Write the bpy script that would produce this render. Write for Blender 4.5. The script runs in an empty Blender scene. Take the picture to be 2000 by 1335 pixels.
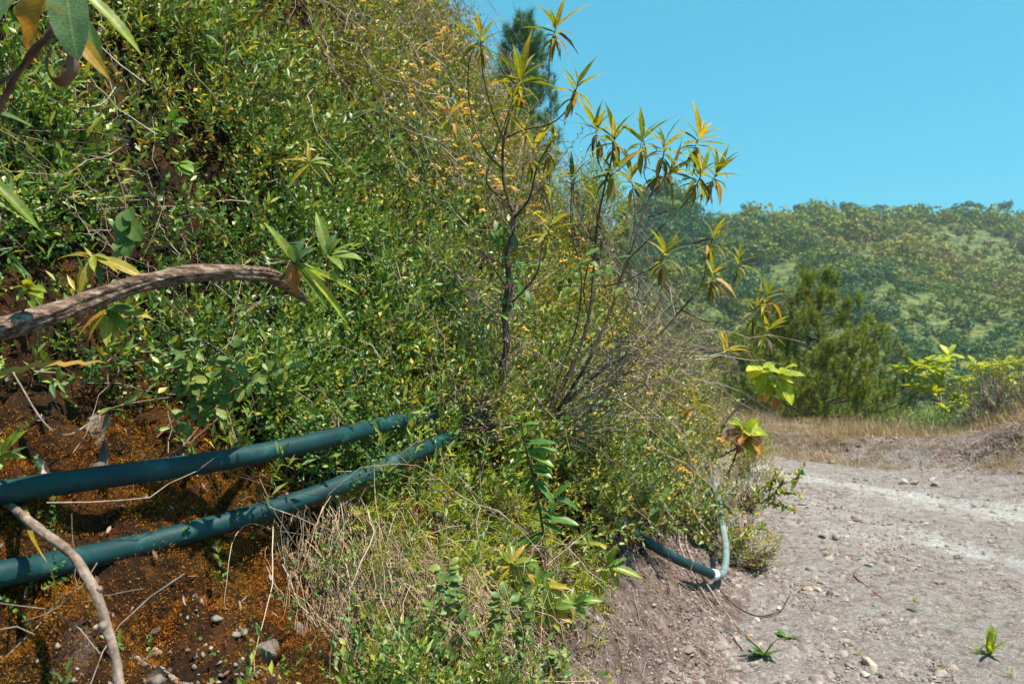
import bpy, math, random
import numpy as np
from mathutils import Vector, Matrix, Quaternion

R = math.radians
rng = np.random.default_rng(11)
random.seed(5)
S = bpy.context.scene
C = S.collection

# ------------------------------------------------------------------ camera, sky, sun, exposure
EYE = 1.6
F = 1555.0                      # focal length in pixels of a 2000 px wide picture
cam_d = bpy.data.cameras.new('camera')
cam_d.sensor_width = 36.0
cam_d.lens = 36.0 * F / 2000.0
cam_d.clip_start = 0.05
cam_d.clip_end = 3000
cam_d.dof.use_dof = True
cam_d.dof.focus_distance = 2.7
cam_d.dof.aperture_fstop = 5.0
cam = bpy.data.objects.new('camera', cam_d)
cam.location = (0, 0, EYE)
cam.rotation_euler = (R(90), 0, 0)
C.objects.link(cam)
S.camera = cam

to_sun = Vector((0.36, -0.22, 0.90)).normalized()
SUN_EL = math.asin(to_sun.z)
SUN_AZ = math.atan2(to_sun.x, to_sun.y)
world = bpy.data.worlds.new('World')
S.world = world
world.use_nodes = True
wn, wl = world.node_tree.nodes, world.node_tree.links
wn.clear()
sky = wn.new('ShaderNodeTexSky')
sky.sky_type = 'NISHITA'
sky.sun_disc = False
sky.sun_elevation = SUN_EL
sky.sun_rotation = SUN_AZ
sky.altitude = 900
sky.air_density = 1.0
sky.dust_density = 0.6
sky.ozone_density = 1.0
tint = wn.new('ShaderNodeMix'); tint.data_type = 'RGBA'; tint.blend_type = 'MULTIPLY'
tint.inputs[0].default_value = 1.0
tint.inputs[7].default_value = (0.66, 2.85, 3.5, 1)
bg = wn.new('ShaderNodeBackground')
bg.inputs[1].default_value = 0.068
wo = wn.new('ShaderNodeOutputWorld')
gam = wn.new('ShaderNodeGamma'); gam.inputs[1].default_value = 0.4
wl.new(sky.outputs[0], gam.inputs[0]); wl.new(gam.outputs[0], tint.inputs[6]); wl.new(tint.outputs[2], bg.inputs[0]); wl.new(bg.outputs[0], wo.inputs[0])

sun_d = bpy.data.lights.new('sun', 'SUN')
sun_d.energy = 5.0
sun_d.angle = R(0.53)
sun_d.color = (1.0, 0.92, 0.76)
sun = bpy.data.objects.new('sun', sun_d)
sun.location = (5, -5, 20)
sun.rotation_euler = to_sun.to_track_quat('Z', 'Y').to_euler()
C.objects.link(sun)

S.view_settings.view_transform = 'Standard'
S.view_settings.look = 'None'
S.view_settings.exposure = 0.95
S.view_settings.gamma = 1.0
S.view_settings.use_curve_mapping = False
S.render.engine = 'CYCLES'
S.cycles.max_bounces = 6
S.cycles.transparent_max_bounces = 4
S.cycles.volume_bounces = 0

# ------------------------------------------------------------------ numbers: noise, terrain
def _h(ix, iy, iz, seed):
    h = (ix.astype(np.int64) * 374761393 + iy.astype(np.int64) * 668265263 + iz.astype(np.int64) * 2147483647 + seed * 974711) & 0xffffffff
    h = ((h ^ (h >> 13)) * 1274126177) & 0xffffffff
    h = ((h ^ (h >> 16)) * 2246822519) & 0xffffffff
    return ((h ^ (h >> 15)) & 0xffffff) / float(0xffffff)

def vnoise(p, seed=0):
    p = np.asarray(p, float)
    i = np.floor(p).astype(np.int64); f = p - i
    f = f * f * (3 - 2 * f)
    o = 0
    for dx in (0, 1):
        for dy in (0, 1):
            for dz in (0, 1):
                w = (f[..., 0] if dx else 1 - f[..., 0]) * (f[..., 1] if dy else 1 - f[..., 1]) * (f[..., 2] if dz else 1 - f[..., 2])
                o = o + w * _h(i[..., 0] + dx, i[..., 1] + dy, i[..., 2] + dz, seed)
    return o * 2 - 1

def fbm(x, y, z, scale, octv=3, seed=0):
    p = np.stack(np.broadcast_arrays(x, y, z), -1) * scale
    o, a = 0, 1.0
    for k in range(octv):
        o = o + a * vnoise(p * (2.03 ** k) + 17.3 * k, seed + k)
        a *= 0.5
    return o

def sstep(e0, e1, x):
    t = np.clip((np.asarray(x, float) - e0) / (e1 - e0), 0, 1)
    return t * t * (3 - 2 * t)

DA = np.array([0.34, 0.94]); DA /= np.linalg.norm(DA)       # along the foot of the bank
NB = np.array([-DA[1], DA[0]])                              # into the bank
TOE_A = np.array([-8, -2, 1, 3.9, 5.4, 7.4, 9.6, 11.3, 14, 16.4, 19, 26])
TOE_B = np.array([0.6, 0.42, 0.36, 0.31, 0.29, 0.35, 0.80, 1.7, 4.0, 7.3, 11.5, 24])
_ad = np.linspace(-8, 26, 700)
_bd = np.interp(_ad, TOE_A, TOE_B)
_k = np.hanning(41); _k /= _k.sum()
_bd = np.convolve(np.pad(_bd, 20, mode='edge'), _k, 'valid')
_sl = np.gradient(_bd, _ad)
PR_D = np.array([-3, 0, .22, .50, .8, 1.05, 1.4, 2.0, 5.0, 7.0, 10, 20])
PR_H = np.array([-.6, 0, .10, .46, .80, 1.08, 1.5, 2.45, 7.3, 9.6, 11.5, 15])

def ab(x, y):
    return x * DA[0] + y * DA[1], x * NB[0] + y * NB[1]

def bank_D(x, y):
    a, b = ab(x, y)
    return (b - np.interp(a, _ad, _bd)) / np.sqrt(1 + np.interp(a, _ad, _sl) ** 2), a

def bank_h(x, y, fine=True):
    x = np.asarray(x, float); y = np.asarray(y, float)
    d, a = bank_D(x, y)
    z = np.interp(d - .17 * (1 - sstep(1.7, 3.2, a)) * sstep(.5, 1.0, d) - .16 * (1 - sstep(.9, 1.9, a)) * sstep(1.0, 1.3, d), PR_D, PR_H)
    w = sstep(0.02, 0.6, d)
    z = z + w * (0.16 * fbm(x, y, 0, 0.9, 2, 3) + 0.30 * sstep(2, 5, d) * fbm(x, y, 0, 0.45, 2, 8))
    z = z + sstep(2.3, 3.0, a) * (1 - sstep(5.6, 6.6, a)) * sstep(.05, .3, d) * (1 - sstep(.7, 1.1, d)) * (.11 * fbm(a * 4.5, d * 1.2, 0, 1.0, 3, 61) + .05 * np.abs(fbm(x, y, z, 7, 2, 62)))
    z = z + (1 - sstep(2.6, 3.4, a)) * (.12 * np.abs(fbm(x, y, z * .6, 5.2, 2, 63)) + .042 * np.abs(fbm(x, y, z * .6, 13, 2, 64)) - .03)
    if fine:
        z = z + (0.25 + 0.75 * w) * (0.045 * fbm(x, y, z * .5, 3.6, 3, 21) + 0.018 * fbm(x, y, z, 14, 2, 5))
    return z

def bank_n(x, y):
    e = 0.03
    zx = (bank_h(x + e, y, False) - bank_h(x - e, y, False)) / (2 * e)
    zy = (bank_h(x, y + e, False) - bank_h(x, y - e, False)) / (2 * e)
    n = np.stack([-zx, -zy, np.ones_like(zx)], -1)
    return n / np.linalg.norm(n, axis=-1, keepdims=True)

# far edge of the road: signed distance beyond it
E0 = np.array([5.35, 9.2]); E1 = np.array([3.3, 12.2])
_ed = (E1 - E0) / np.linalg.norm(E1 - E0); _en = np.array([_ed[1], -_ed[0]])     # away from the road
def edge_d(x, y):
    return (x - E0[0]) * _en[0] + (y - E0[1]) * _en[1]

def ground_z(x, y):
    x = np.asarray(x, float); y = np.asarray(y, float)
    e = edge_d(x, y)
    berm = 0.27 * sstep(-0.12, 0.42, e + .16 * fbm(x, y, 0, 1.5, 2, 12)) * (1 - sstep(1.6, 3.2, e))
    mound = 0.72 * np.exp(-(((x - 7.2) / 1.5) ** 2 + ((y - 9.1) / 1.3) ** 2))
    near = berm + mound + 0.012 * fbm(x, y, 0, 1.3, 3, 2) + 0.03 * sstep(0, .8, e) * fbm(x, y, 0, 3, 2, 4)
    valley = -13 * sstep(2.6, 55, e)
    far = 44.8 * sstep(60, 262, y + 0.10 * x) - 9 * sstep(262, 330, y)
    ridge = 50 * np.exp(-(((x - 29) / 17) ** 2 + ((y - 172) / 60) ** 2)) * sstep(60, 120, y)
    folds = sstep(60, 120, y) * (8.5 * fbm(x, y, 0, 1 / 58., 2, 31) + 1.8 * fbm(x, y, 0, 1 / 17., 2, 33)) * (1 - .86 * sstep(190, 262, y))
    h = np.maximum(far, 0)
    return near + valley + np.maximum(h, ridge - 8) * 1.0 + 0.0 * h + folds

def project(p):
    p = np.asarray(p, float)
    y = np.maximum(p[..., 1], 1e-3)
    return 1000 + p[..., 0] / y * F, 667.5 - (p[..., 2] - EYE) / y * F

def W(px, py, z):
    return np.array([(px - 1000) / F * z, z, EYE - (py - 667.5) / F * z])

def surf(px, py, off=0.0):
    """the point of the bank (or the ground) met by the line of sight through a picture position"""
    t = np.geomspace(0.7, 60, 2600)
    x = (px - 1000) / F * t; z = EYE - (py - 667.5) / F * t
    hit = np.nonzero(z < np.maximum(bank_h(x, t), ground_z(x, t)))[0]
    i = hit[0] if len(hit) else len(t) - 1
    return W(px, py, t[i] - off)

# ------------------------------------------------------------------ materials
def mat(name):
    m = bpy.data.materials.new(name)
    m.use_nodes = True
    n = m.node_tree.nodes; n.clear()
    return m, n, m.node_tree.links

def ramp(n, stops, interp='LINEAR'):
    r = n.new('ShaderNodeValToRGB')
    r.color_ramp.interpolation = interp
    el = r.color_ramp.elements
    while len(el) < len(stops): el.new(0.5)
    for e, (p, c) in zip(el, stops):
        e.position = p; e.color = (*c, 1)
    return r

def leaf_mat(name, stops, rough=0.42, trans=0.35, tcol=(1.5, 1.5, 0.5), per='island', patch=None, spec=0.5, bump=0.0):
    """leaf with its own colour per leaf, light shining through it, and slow colour changes over the ground (patch)"""
    m, n, l = mat(name)
    if per == 'island':
        g = n.new('ShaderNodeNewGeometry'); src = g.outputs['Random Per Island']
    else:
        g = n.new('ShaderNodeObjectInfo'); src = g.outputs['Random']
    r = ramp(n, stops); l.new(src, r.inputs[0]); col = r.outputs[0]
    if patch:
        tc = n.new('ShaderNodeNewGeometry')
        no = n.new('ShaderNodeTexNoise'); no.inputs['Scale'].default_value = patch[1]; no.inputs['Detail'].default_value = 2
        l.new(tc.outputs['Position'], no.inputs['Vector'])
        pr = ramp(n, [(0.42, (0, 0, 0)), (0.62, (1, 1, 1))]); l.new(no.outputs[0], pr.inputs[0])
        mm = n.new('ShaderNodeMath'); mm.operation = 'MULTIPLY'; mm.inputs[1].default_value = patch[2]; l.new(pr.outputs[0], mm.inputs[0])
        mx = n.new('ShaderNodeMix'); mx.data_type = 'RGBA'
        l.new(mm.outputs[0], mx.inputs[0]); l.new(col, mx.inputs[6]); mx.inputs[7].default_value = (*patch[0], 1)
        col = mx.outputs[2]
    if per != 'island' or bump:
        tx = n.new('ShaderNodeTexCoord'); nz = n.new('ShaderNodeTexNoise'); nz.inputs['Scale'].default_value = 7; nz.inputs['Detail'].default_value = 4
        l.new(tx.outputs['Object'], nz.inputs['Vector'])
        hs = n.new('ShaderNodeHueSaturation'); l.new(col, hs.inputs['Color'])
        mr = n.new('ShaderNodeMapRange'); mr.inputs[1].default_value = .3; mr.inputs[2].default_value = .7; mr.inputs[3].default_value = .75; mr.inputs[4].default_value = 1.25
        l.new(nz.outputs[0], mr.inputs[0]); l.new(mr.outputs[0], hs.inputs['Value']); col = hs.outputs[0]
    if per == 'object':
        def mth(op, a_, b_=None, c_=None):
            q = n.new('ShaderNodeMath'); q.operation = op
            for i_, w_ in enumerate((a_, b_, c_)):
                if w_ is None: continue
                if isinstance(w_, (int, float)): q.inputs[i_].default_value = w_
                else: l.new(w_, q.inputs[i_])
            return q.outputs[0]
        sx = n.new('ShaderNodeSeparateXYZ'); l.new(tx.outputs['Object'], sx.inputs[0])
        ay = mth('ABSOLUTE', sx.outputs[1])
        rib = mth('LESS_THAN', ay, .011)
        side = mth('GREATER_THAN', mth('SINE', mth('MULTIPLY', mth('MULTIPLY_ADD', ay, -1.1, sx.outputs[0]), 72.0)), .90)
        vein = mth('MAXIMUM', rib, mth('MULTIPLY', side, .45))
        hv = n.new('ShaderNodeHueSaturation'); l.new(col, hv.inputs['Color']); l.new(mth('MULTIPLY_ADD', vein, .55, 1.0), hv.inputs['Value']); hv.inputs['Saturation'].default_value = 1.0
        edge = n.new('ShaderNodeTexNoise'); edge.inputs['Scale'].default_value = 3.2; l.new(tx.outputs['Object'], edge.inputs['Vector'])
        em = n.new('ShaderNodeMapRange'); em.inputs[1].default_value = .60; em.inputs[2].default_value = .72; em.inputs[4].default_value = .55; l.new(edge.outputs[0], em.inputs[0])
        bm = n.new('ShaderNodeMix'); bm.data_type = 'RGBA'; l.new(em.outputs[0], bm.inputs[0]); l.new(hv.outputs[0], bm.inputs[6]); bm.inputs[7].default_value = (.20, .13, .035, 1)
        col = bm.outputs[2]
    b = n.new('ShaderNodeBsdfPrincipled')
    b.inputs['Roughness'].default_value = rough
    b.inputs['Specular IOR Level'].default_value = spec
    l.new(col, b.inputs['Base Color'])
    if bump:
        bp = n.new('ShaderNodeBump'); bp.inputs['Strength'].default_value = bump; bp.inputs['Distance'].default_value = .004
        nb = n.new('ShaderNodeTexNoise'); nb.inputs['Scale'].default_value = 60
        l.new(tx.outputs['Object'], nb.inputs['Vector']); l.new(nb.outputs[0], bp.inputs['Height']); l.new(bp.outputs[0], b.inputs['Normal'])
    t = n.new('ShaderNodeBsdfTranslucent')
    tm = n.new('ShaderNodeMix'); tm.data_type = 'RGBA'; tm.blend_type = 'MULTIPLY'; tm.inputs[0].default_value = 1
    l.new(col, tm.inputs[6]); tm.inputs[7].default_value = (*tcol, 1); l.new(tm.outputs[2], t.inputs[0])
    x = n.new('ShaderNodeMixShader'); x.inputs[0].default_value = trans
    l.new(b.outputs[0], x.inputs[1]); l.new(t.outputs[0], x.inputs[2])
    o = n.new('ShaderNodeOutputMaterial'); l.new(x.outputs[0], o.inputs[0])
    return m

def grain_mat(name, stops, scale=8, detail=5, rough=0.85, bump=0.4, bscale=None, dist=.01, stretch=None, per=False, spec=.3):
    m, n, l = mat(name)
    tx = n.new('ShaderNodeTexCoord'); v = tx.outputs['Object']
    if stretch:
        mp = n.new('ShaderNodeMapping'); mp.inputs['Scale'].default_value = stretch; l.new(v, mp.inputs[0]); v = mp.outputs[0]
    no = n.new('ShaderNodeTexNoise'); no.inputs['Scale'].default_value = scale; no.inputs['Detail'].default_value = detail; no.inputs['Roughness'].default_value = .65
    l.new(v, no.inputs['Vector']); src = no.outputs[0]
    if per:
        g = n.new('ShaderNodeNewGeometry')
        ad = n.new('ShaderNodeMath'); ad.operation = 'MULTIPLY_ADD'; ad.inputs[1].default_value = .45
        oi = n.new('ShaderNodeObjectInfo'); sm = n.new('ShaderNodeMath'); sm.operation = 'ADD'
        l.new(g.outputs['Random Per Island'], sm.inputs[0]); l.new(oi.outputs['Random'], sm.inputs[1])
        fr = n.new('ShaderNodeMath'); fr.operation = 'FRACT'; l.new(sm.outputs[0], fr.inputs[0])
        l.new(fr.outputs[0], ad.inputs[0])
        sb = n.new('ShaderNodeMath'); sb.operation = 'SUBTRACT'; sb.inputs[1].default_value = .22; l.new(src, sb.inputs[0]); l.new(sb.outputs[0], ad.inputs[2]); src = ad.outputs[0]
    r = ramp(n, stops); l.new(src, r.inputs[0])
    b = n.new('ShaderNodeBsdfPrincipled'); b.inputs['Roughness'].default_value = rough; b.inputs['Specular IOR Level'].default_value = spec
    l.new(r.outputs[0], b.inputs['Base Color'])
    if bump:
        n2 = n.new('ShaderNodeTexNoise'); n2.inputs['Scale'].default_value = bscale or scale * 4; n2.inputs['Detail'].default_value = 5
        l.new(v, n2.inputs['Vector'])
        bp = n.new('ShaderNodeBump'); bp.inputs['Strength'].default_value = bump; bp.inputs['Distance'].default_value = dist
        l.new(n2.outputs[0], bp.inputs['Height']); l.new(bp.outputs[0], b.inputs['Normal'])
    o = n.new('ShaderNodeOutputMaterial'); l.new(b.outputs[0], o.inputs[0])
    return m

def two_mat(name, A, B, attr, scaleA=6, scaleB=6, bump=.6, bscale=60, dist=.02, speck=()):
    """two noisy earth colourings mixed by a vertex attribute"""
    m, n, l = mat(name)
    g = n.new('ShaderNodeNewGeometry'); v = g.outputs['Position']
    cols = []
    for st, sc in ((A, scaleA), (B, scaleB)):
        no = n.new('ShaderNodeTexNoise'); no.inputs['Scale'].default_value = sc; no.inputs['Detail'].default_value = 8; no.inputs['Roughness'].default_value = .7
        l.new(v, no.inputs['Vector']); r = ramp(n, st); l.new(no.outputs[0], r.inputs[0]); cols.append(r.outputs[0])
    at = n.new('ShaderNodeAttribute'); at.attribute_name = attr
    nz = n.new('ShaderNodeTexNoise'); nz.inputs['Scale'].default_value = 5; nz.inputs['Detail'].default_value = 6; l.new(v, nz.inputs['Vector'])
    ad = n.new('ShaderNodeMath'); ad.operation = 'ADD'; l.new(at.outputs['Fac'], ad.inputs[0]); l.new(nz.outputs[0], ad.inputs[1])
    mr = n.new('ShaderNodeMapRange'); mr.inputs[1].default_value = .8; mr.inputs[2].default_value = 1.2; l.new(ad.outputs[0], mr.inputs[0])
    mx = n.new('ShaderNodeMix'); mx.data_type = 'RGBA'; l.new(mr.outputs[0], mx.inputs[0]); l.new(cols[0], mx.inputs[6]); l.new(cols[1], mx.inputs[7])
    col = mx.outputs[2]
    for sc_, lo_, hi_ in speck:
        vo = n.new('ShaderNodeTexVoronoi'); vo.inputs['Scale'].default_value = sc_; l.new(v, vo.inputs['Vector'])
        sp_ = n.new('ShaderNodeSeparateColor'); l.new(vo.outputs['Color'], sp_.inputs[0])
        r_ = n.new('ShaderNodeMapRange'); r_.inputs[3].default_value = lo_; r_.inputs[4].default_value = hi_; l.new(sp_.outputs[0], r_.inputs[0])
        hs = n.new('ShaderNodeHueSaturation'); l.new(col, hs.inputs['Color']); l.new(r_.outputs[0], hs.inputs['Value']); col = hs.outputs[0]
    b = n.new('ShaderNodeBsdfPrincipled'); b.inputs['Roughness'].default_value = .95; b.inputs['Specular IOR Level'].default_value = .2
    l.new(col, b.inputs['Base Color'])
    n2 = n.new('ShaderNodeTexNoise'); n2.inputs['Scale'].default_value = bscale; n2.inputs['Detail'].default_value = 6; n2.inputs['Roughness'].default_value = .7; l.new(v, n2.inputs['Vector'])
    bp = n.new('ShaderNodeBump'); bp.inputs['Strength'].default_value = bump; bp.inputs['Distance'].default_value = dist
    l.new(n2.outputs[0], bp.inputs['Height']); l.new(bp.outputs[0], b.inputs['Normal'])
    o = n.new('ShaderNodeOutputMaterial'); l.new(b.outputs[0], o.inputs[0])
    return m

M = {}
M['bank'] = two_mat('bank_earth', [(.3, (.008, .005, .003)), (.5, (.030, .014, .006)), (.72, (.12, .046, .010))],
                    [(.28, (.05, .035, .028)), (.42, (.125, .083, .075)), (.56, (.215, .153, .142)), (.75, (.33, .26, .245))], 'dirt', 9, 13, .9, 55, .03, ((90, .75, 1.25),))
M['road'] = two_mat('road_gravel', [(.26, (.085, .072, .068)), (.40, (.195, .152, .142)), (.50, (.245, .215, .208)), (.62, (.285, .255, .248)), (.75, (.38, .345, .338))],
                    [(.3, (.29, .27, .265)), (.5, (.37, .35, .345)), (.7, (.44, .42, .415))], 'wear', 9, 16, 1.0, 38, .03, ((120, .72, 1.28), (45, .80, 1.18)))
M['ground'] = grain_mat('valley_ground', [(.38, (.012, .03, .010)), (.5, (.06, .09, .022)), (.6, (.15, .16, .04))], .9, 6, .95, 0)
M['verge'] = grain_mat('verge_earth', [(.3, (.07, .05, .04)), (.5, (.18, .135, .115)), (.7, (.30, .24, .215))], 7, 8, .95, 1.0, 30, .05)

# ------------------------------------------------------------------ mesh helpers
class MB:
    """collects vertices and triangles / quads and links them as ONE mesh"""
    def __init__(s): s.v, s.f, s.n = [], [], 0
    def add(s, v, f):
        v = np.asarray(v, float).reshape(-1, 3)
        for q in (f if isinstance(f, list) else [f]):
            q = np.asarray(q, np.int64)
            if len(q): s.f.append(q + s.n)
        s.v.append(v); s.n += len(v)
    def mesh(s, name, material, origin=(0, 0, 0), smooth=False, attrs=None):
        v = np.concatenate(s.v) - np.asarray(origin, float)
        me = bpy.data.meshes.new(name)
        me.vertices.add(len(v)); me.vertices.foreach_set('co', v.astype(np.float32).ravel())
        loops = np.concatenate([f.ravel() for f in s.f]); tot = np.concatenate([np.full(len(f), f.shape[1]) for f in s.f])
        me.loops.add(len(loops)); me.loops.foreach_set('vertex_index', loops.astype(np.int32))
        me.polygons.add(len(tot))
        me.polygons.foreach_set('loop_start', np.concatenate([[0], np.cumsum(tot)[:-1]]).astype(np.int32))
        me.polygons.foreach_set('loop_total', tot.astype(np.int32))
        if smooth: me.polygons.foreach_set('use_smooth', np.ones(len(tot), bool))
        me.update(calc_edges=True)
        for k, a in (attrs or {}).items():
            at = me.attributes.new(k, 'FLOAT', 'POINT'); at.data.foreach_set('value', np.asarray(a, np.float32).ravel())
        if material: me.materials.append(material)
        return me
    def build(s, name, material, parent=None, origin=None, **k):
        o0 = origin if origin is not None else (tuple(parent.location) if parent else (0, 0, 0))
        if parent and parent.parent: o0 = tuple(Vector(parent.location) + Vector(parent.parent.location))
        o = bpy.data.objects.new(name, s.mesh(name, material, o0, **k))
        C.objects.link(o)
        if parent: o.parent = parent
        elif origin is not None: o.location = origin
        return o

def tag(o, label=None, cat=None, group=None, kind=None):
    if label: o['label'] = label
    if cat: o['category'] = cat
    if group: o['group'] = group
    if kind: o['kind'] = kind
    return o

def thing(name, loc, label, cat, group=None):
    o = bpy.data.objects.new(name, None)
    o.empty_display_size = .05
    o.location = [float(c) for c in loc]
    C.objects.link(o)
    return tag(o, label, cat, group)

def stuffpart(o):
    o['kind'] = 'stuff'; return o

def unit(v):
    v = np.asarray(v, float)
    return v / np.maximum(np.linalg.norm(v, axis=-1, keepdims=True), 1e-9)

def spline(pts, n):
    pts = np.asarray(pts, float)
    if len(pts) < 3:
        t = np.linspace(0, 1, n)[:, None]; return pts[0] * (1 - t) + pts[-1] * t
    d = np.concatenate([[0], np.cumsum(np.maximum(np.linalg.norm(np.diff(pts[:, :3], axis=0), axis=1), 1e-6))])
    m = np.gradient(pts, d, axis=0)
    u = np.linspace(0, d[-1], n); i = np.clip(np.searchsorted(d, u, 'right') - 1, 0, len(pts) - 2)
    h = (d[i + 1] - d[i])[:, None]; t = ((u - d[i])[:, None]) / h
    return (2 * t**3 - 3 * t**2 + 1) * pts[i] + (t**3 - 2 * t**2 + t) * h * m[i] + (-2 * t**3 + 3 * t**2) * pts[i + 1] + (t**3 - t**2) * h * m[i + 1]

def tube(mb, path, rad, n=8, rough=0.0, cap=True, seed=0, ridges=0):
    p = np.asarray(path, float); k = len(p)
    rad = np.broadcast_to(np.asarray(rad, float), (k,)) if np.ndim(rad) else np.full(k, rad)
    t = unit(np.gradient(p, axis=0))
    ref = np.array([0, 0, 1.0]) if abs(t[0][2]) < .85 else np.array([1.0, 0, 0])
    e1 = np.zeros_like(p); u = unit(np.cross(t[0], ref))
    for i in range(k):
        u = unit(u - t[i] * np.dot(u, t[i])); e1[i] = u
    e2 = np.cross(t, e1)
    an = np.linspace(0, 2 * np.pi, n, endpoint=False)
    r = np.repeat(rad[:, None], n, 1)
    if rough:
        s = np.concatenate([[0], np.cumsum(np.linalg.norm(np.diff(p, axis=0), axis=1))])
        q = fbm(np.cos(an)[None] * 2.2 + 0 * s[:, None], np.sin(an)[None] * 2.2 + 0 * s[:, None], s[:, None] / max(rad.max(), 1e-4) * .35 + seed, 1.0, 3, 3 + seed)
        r = r * (1 + rough * q)
    if ridges:
        s = np.concatenate([[0], np.cumsum(np.linalg.norm(np.diff(p, axis=0), axis=1))])
        tw = an[None] + 2.2 * s[:, None]
        fine = fbm(np.cos(tw) * 6, np.sin(tw) * 6, s[:, None] * 7, 1.0, 2, 60 + seed)
        r = r * (1 + ridges * np.sign(fine) * np.abs(fine) ** .6)
    v = p[:, None] + r[..., None] * (np.cos(an)[None, :, None] * e1[:, None] + np.sin(an)[None, :, None] * e2[:, None])
    v = v.reshape(-1, 3)
    i = np.arange(k - 1)[:, None] * n; j = np.arange(n)[None]; j2 = (j + 1) % n
    f = np.stack([i + j, i + j2, i + n + j2, i + n + j], -1).reshape(-1, 4)
    fs = [f]
    if cap:
        v = np.concatenate([v, p[:1], p[-1:]])
        a = np.arange(n); b = (a + 1) % n
        fs.append(np.stack([b, a, np.full(n, k * n)], -1)); fs.append(np.stack([(k - 1) * n + a, (k - 1) * n + b, np.full(n, k * n + 1)], -1))
    mb.add(v, fs)

def many_tubes(mb, paths, r0, r1):
    """(N, k, 3) thin three-sided stems"""
    N, k, _ = paths.shape
    if N == 0: return
    t = unit(paths[:, -1] - paths[:, 0]); ref = unit(rng.normal(size=(N, 3)))
    e1 = unit(np.cross(t, ref)); e2 = np.cross(t, e1)
    r = (np.asarray(r0).reshape(-1, 1) * np.linspace(1, 0, k)[None] + np.asarray(r1).reshape(-1, 1) * np.linspace(0, 1, k)[None])
    r = np.broadcast_to(r, (N, k))
    V = []
    for a in (0, 2.094, 4.189):
        V.append(paths + r[..., None] * (math.cos(a) * e1[:, None] + math.sin(a) * e2[:, None]))
    V = np.stack(V, 2).reshape(N, k * 3, 3)
    f = []
    for i in range(k - 1):
        for j in range(3):
            f.append([i * 3 + j, i * 3 + (j + 1) % 3, i * 3 + 3 + (j + 1) % 3, i * 3 + 3 + j])
    f = np.array(f)
    mb.add(V.reshape(-1, 3), (f[None] + (np.arange(N) * k * 3)[:, None, None]).reshape(-1, 4))

T2 = (np.array([[0, 0, 0], [.45, -.5, .07], [1, 0, -.05], [.45, .5, .07]]), np.array([[0, 1, 2], [0, 2, 3]]))
T4 = (np.array([[0, 0, 0], [.35, -.5, .07], [.5, 0, .0], [.35, .5, .07], [.75, -.32, .02], [.75, .32, .02], [1, 0, -.14]]),
      np.array([[0, 1, 2], [0, 2, 3], [2, 1, 4], [2, 5, 3], [2, 4, 6], [2, 6, 5]]))
T1 = (np.array([[0, -.5, 0], [0, .5, 0], [1, 0, -.1]]), np.array([[0, 1, 2]]))
TB = (np.array([[0, -.5, 0], [0, .5, 0], [.55, -.4, 0], [.55, .4, 0], [1, 0, -.18]]), np.array([[0, 1, 3], [0, 3, 2], [2, 3, 4]]))
TR = (np.array([[0, 0, 0], [.2, -.38, .05], [.2, .38, .05], [.6, -.5, .06], [.6, .5, .06], [1, 0, .02], [.5, 0, 0]]),
      np.array([[0, 1, 6], [0, 6, 2], [1, 3, 6], [6, 4, 2], [3, 5, 6], [6, 5, 4]]))

def leaves(mb, P, D, U, L, Wd, T):
    tv, tf = T
    D = unit(D); Sd = unit(np.cross(D, U)); N = np.cross(Sd, D)
    L = np.broadcast_to(np.asarray(L, float), (len(P),)); Wd = np.broadcast_to(np.asarray(Wd, float), (len(P),))
    V = (P[:, None] + tv[None, :, 0, None] * (L[:, None, None] * D[:, None]) + tv[None, :, 1, None] * (Wd[:, None, None] * Sd[:, None])
         + tv[None, :, 2, None] * (L[:, None, None] * N[:, None]))
    k = len(tv)
    mb.add(V.reshape(-1, 3), (tf[None] + (np.arange(len(P)) * k)[:, None, None]).reshape(-1, 3))

def sprigs(mbL, mbS, P, D, Ln, m, lL, lW, T, ang=55, bend=.15, r=.0012, t0=.2, upb=.5, stems=1.0):
    """N leafy stems: leaves set round each stem"""
    N = len(P)
    if N == 0: return
    D = unit(D); up = np.array([0, 0, 1.0])
    side = unit(rng.normal(size=(N, 3)))
    e1 = unit(np.cross(D, side)); e2 = np.cross(D, e1)
    bd = (up * rng.uniform(-.6, 1.0, (N, 1)) + side * .6) * (bend * Ln)[:, None]
    def pos(t): return P[:, None] + (D * Ln[:, None])[:, None] * t[..., None] + bd[:, None] * (t ** 2)[..., None]
    j = np.arange(m)[None]
    t = t0 + (1 - t0) * (j + rng.uniform(0, 1, (N, m))) / m
    ph = j * 2.4 + rng.uniform(0, 6.28, (N, 1)) + rng.normal(0, .3, (N, m))
    rad = np.cos(ph)[..., None] * e1[:, None] + np.sin(ph)[..., None] * e2[:, None]
    A = np.radians(ang * (1.15 - .5 * t) + rng.normal(0, 14, (N, m)))
    ld = unit(D[:, None] * np.cos(A)[..., None] + rad * np.sin(A)[..., None] + up * .12)
    U = unit(up * upb + D[:, None] * .4 + rng.normal(0, .35, (N, m, 3)))
    sz = rng.uniform(.65, 1.2, (N, m)) * (1.1 - .35 * t)
    lL = np.broadcast_to(np.asarray(lL, float).reshape(-1, 1), (N, m)); lW = np.broadcast_to(np.asarray(lW, float).reshape(-1, 1), (N, m))
    leaves(mbL, pos(t).reshape(-1, 3), ld.reshape(-1, 3), U.reshape(-1, 3), (lL * sz).ravel(), (lW * sz).ravel(), T)
    if mbS is not None and stems > 0:
        q = rng.uniform(size=N) < stems
        tt = np.broadcast_to(np.linspace(0, 1, 4)[None], (N, 4))
        many_tubes(mbS, pos(tt)[q], np.broadcast_to(r, (N,))[q], np.broadcast_to(r, (N,))[q] * .5)

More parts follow.
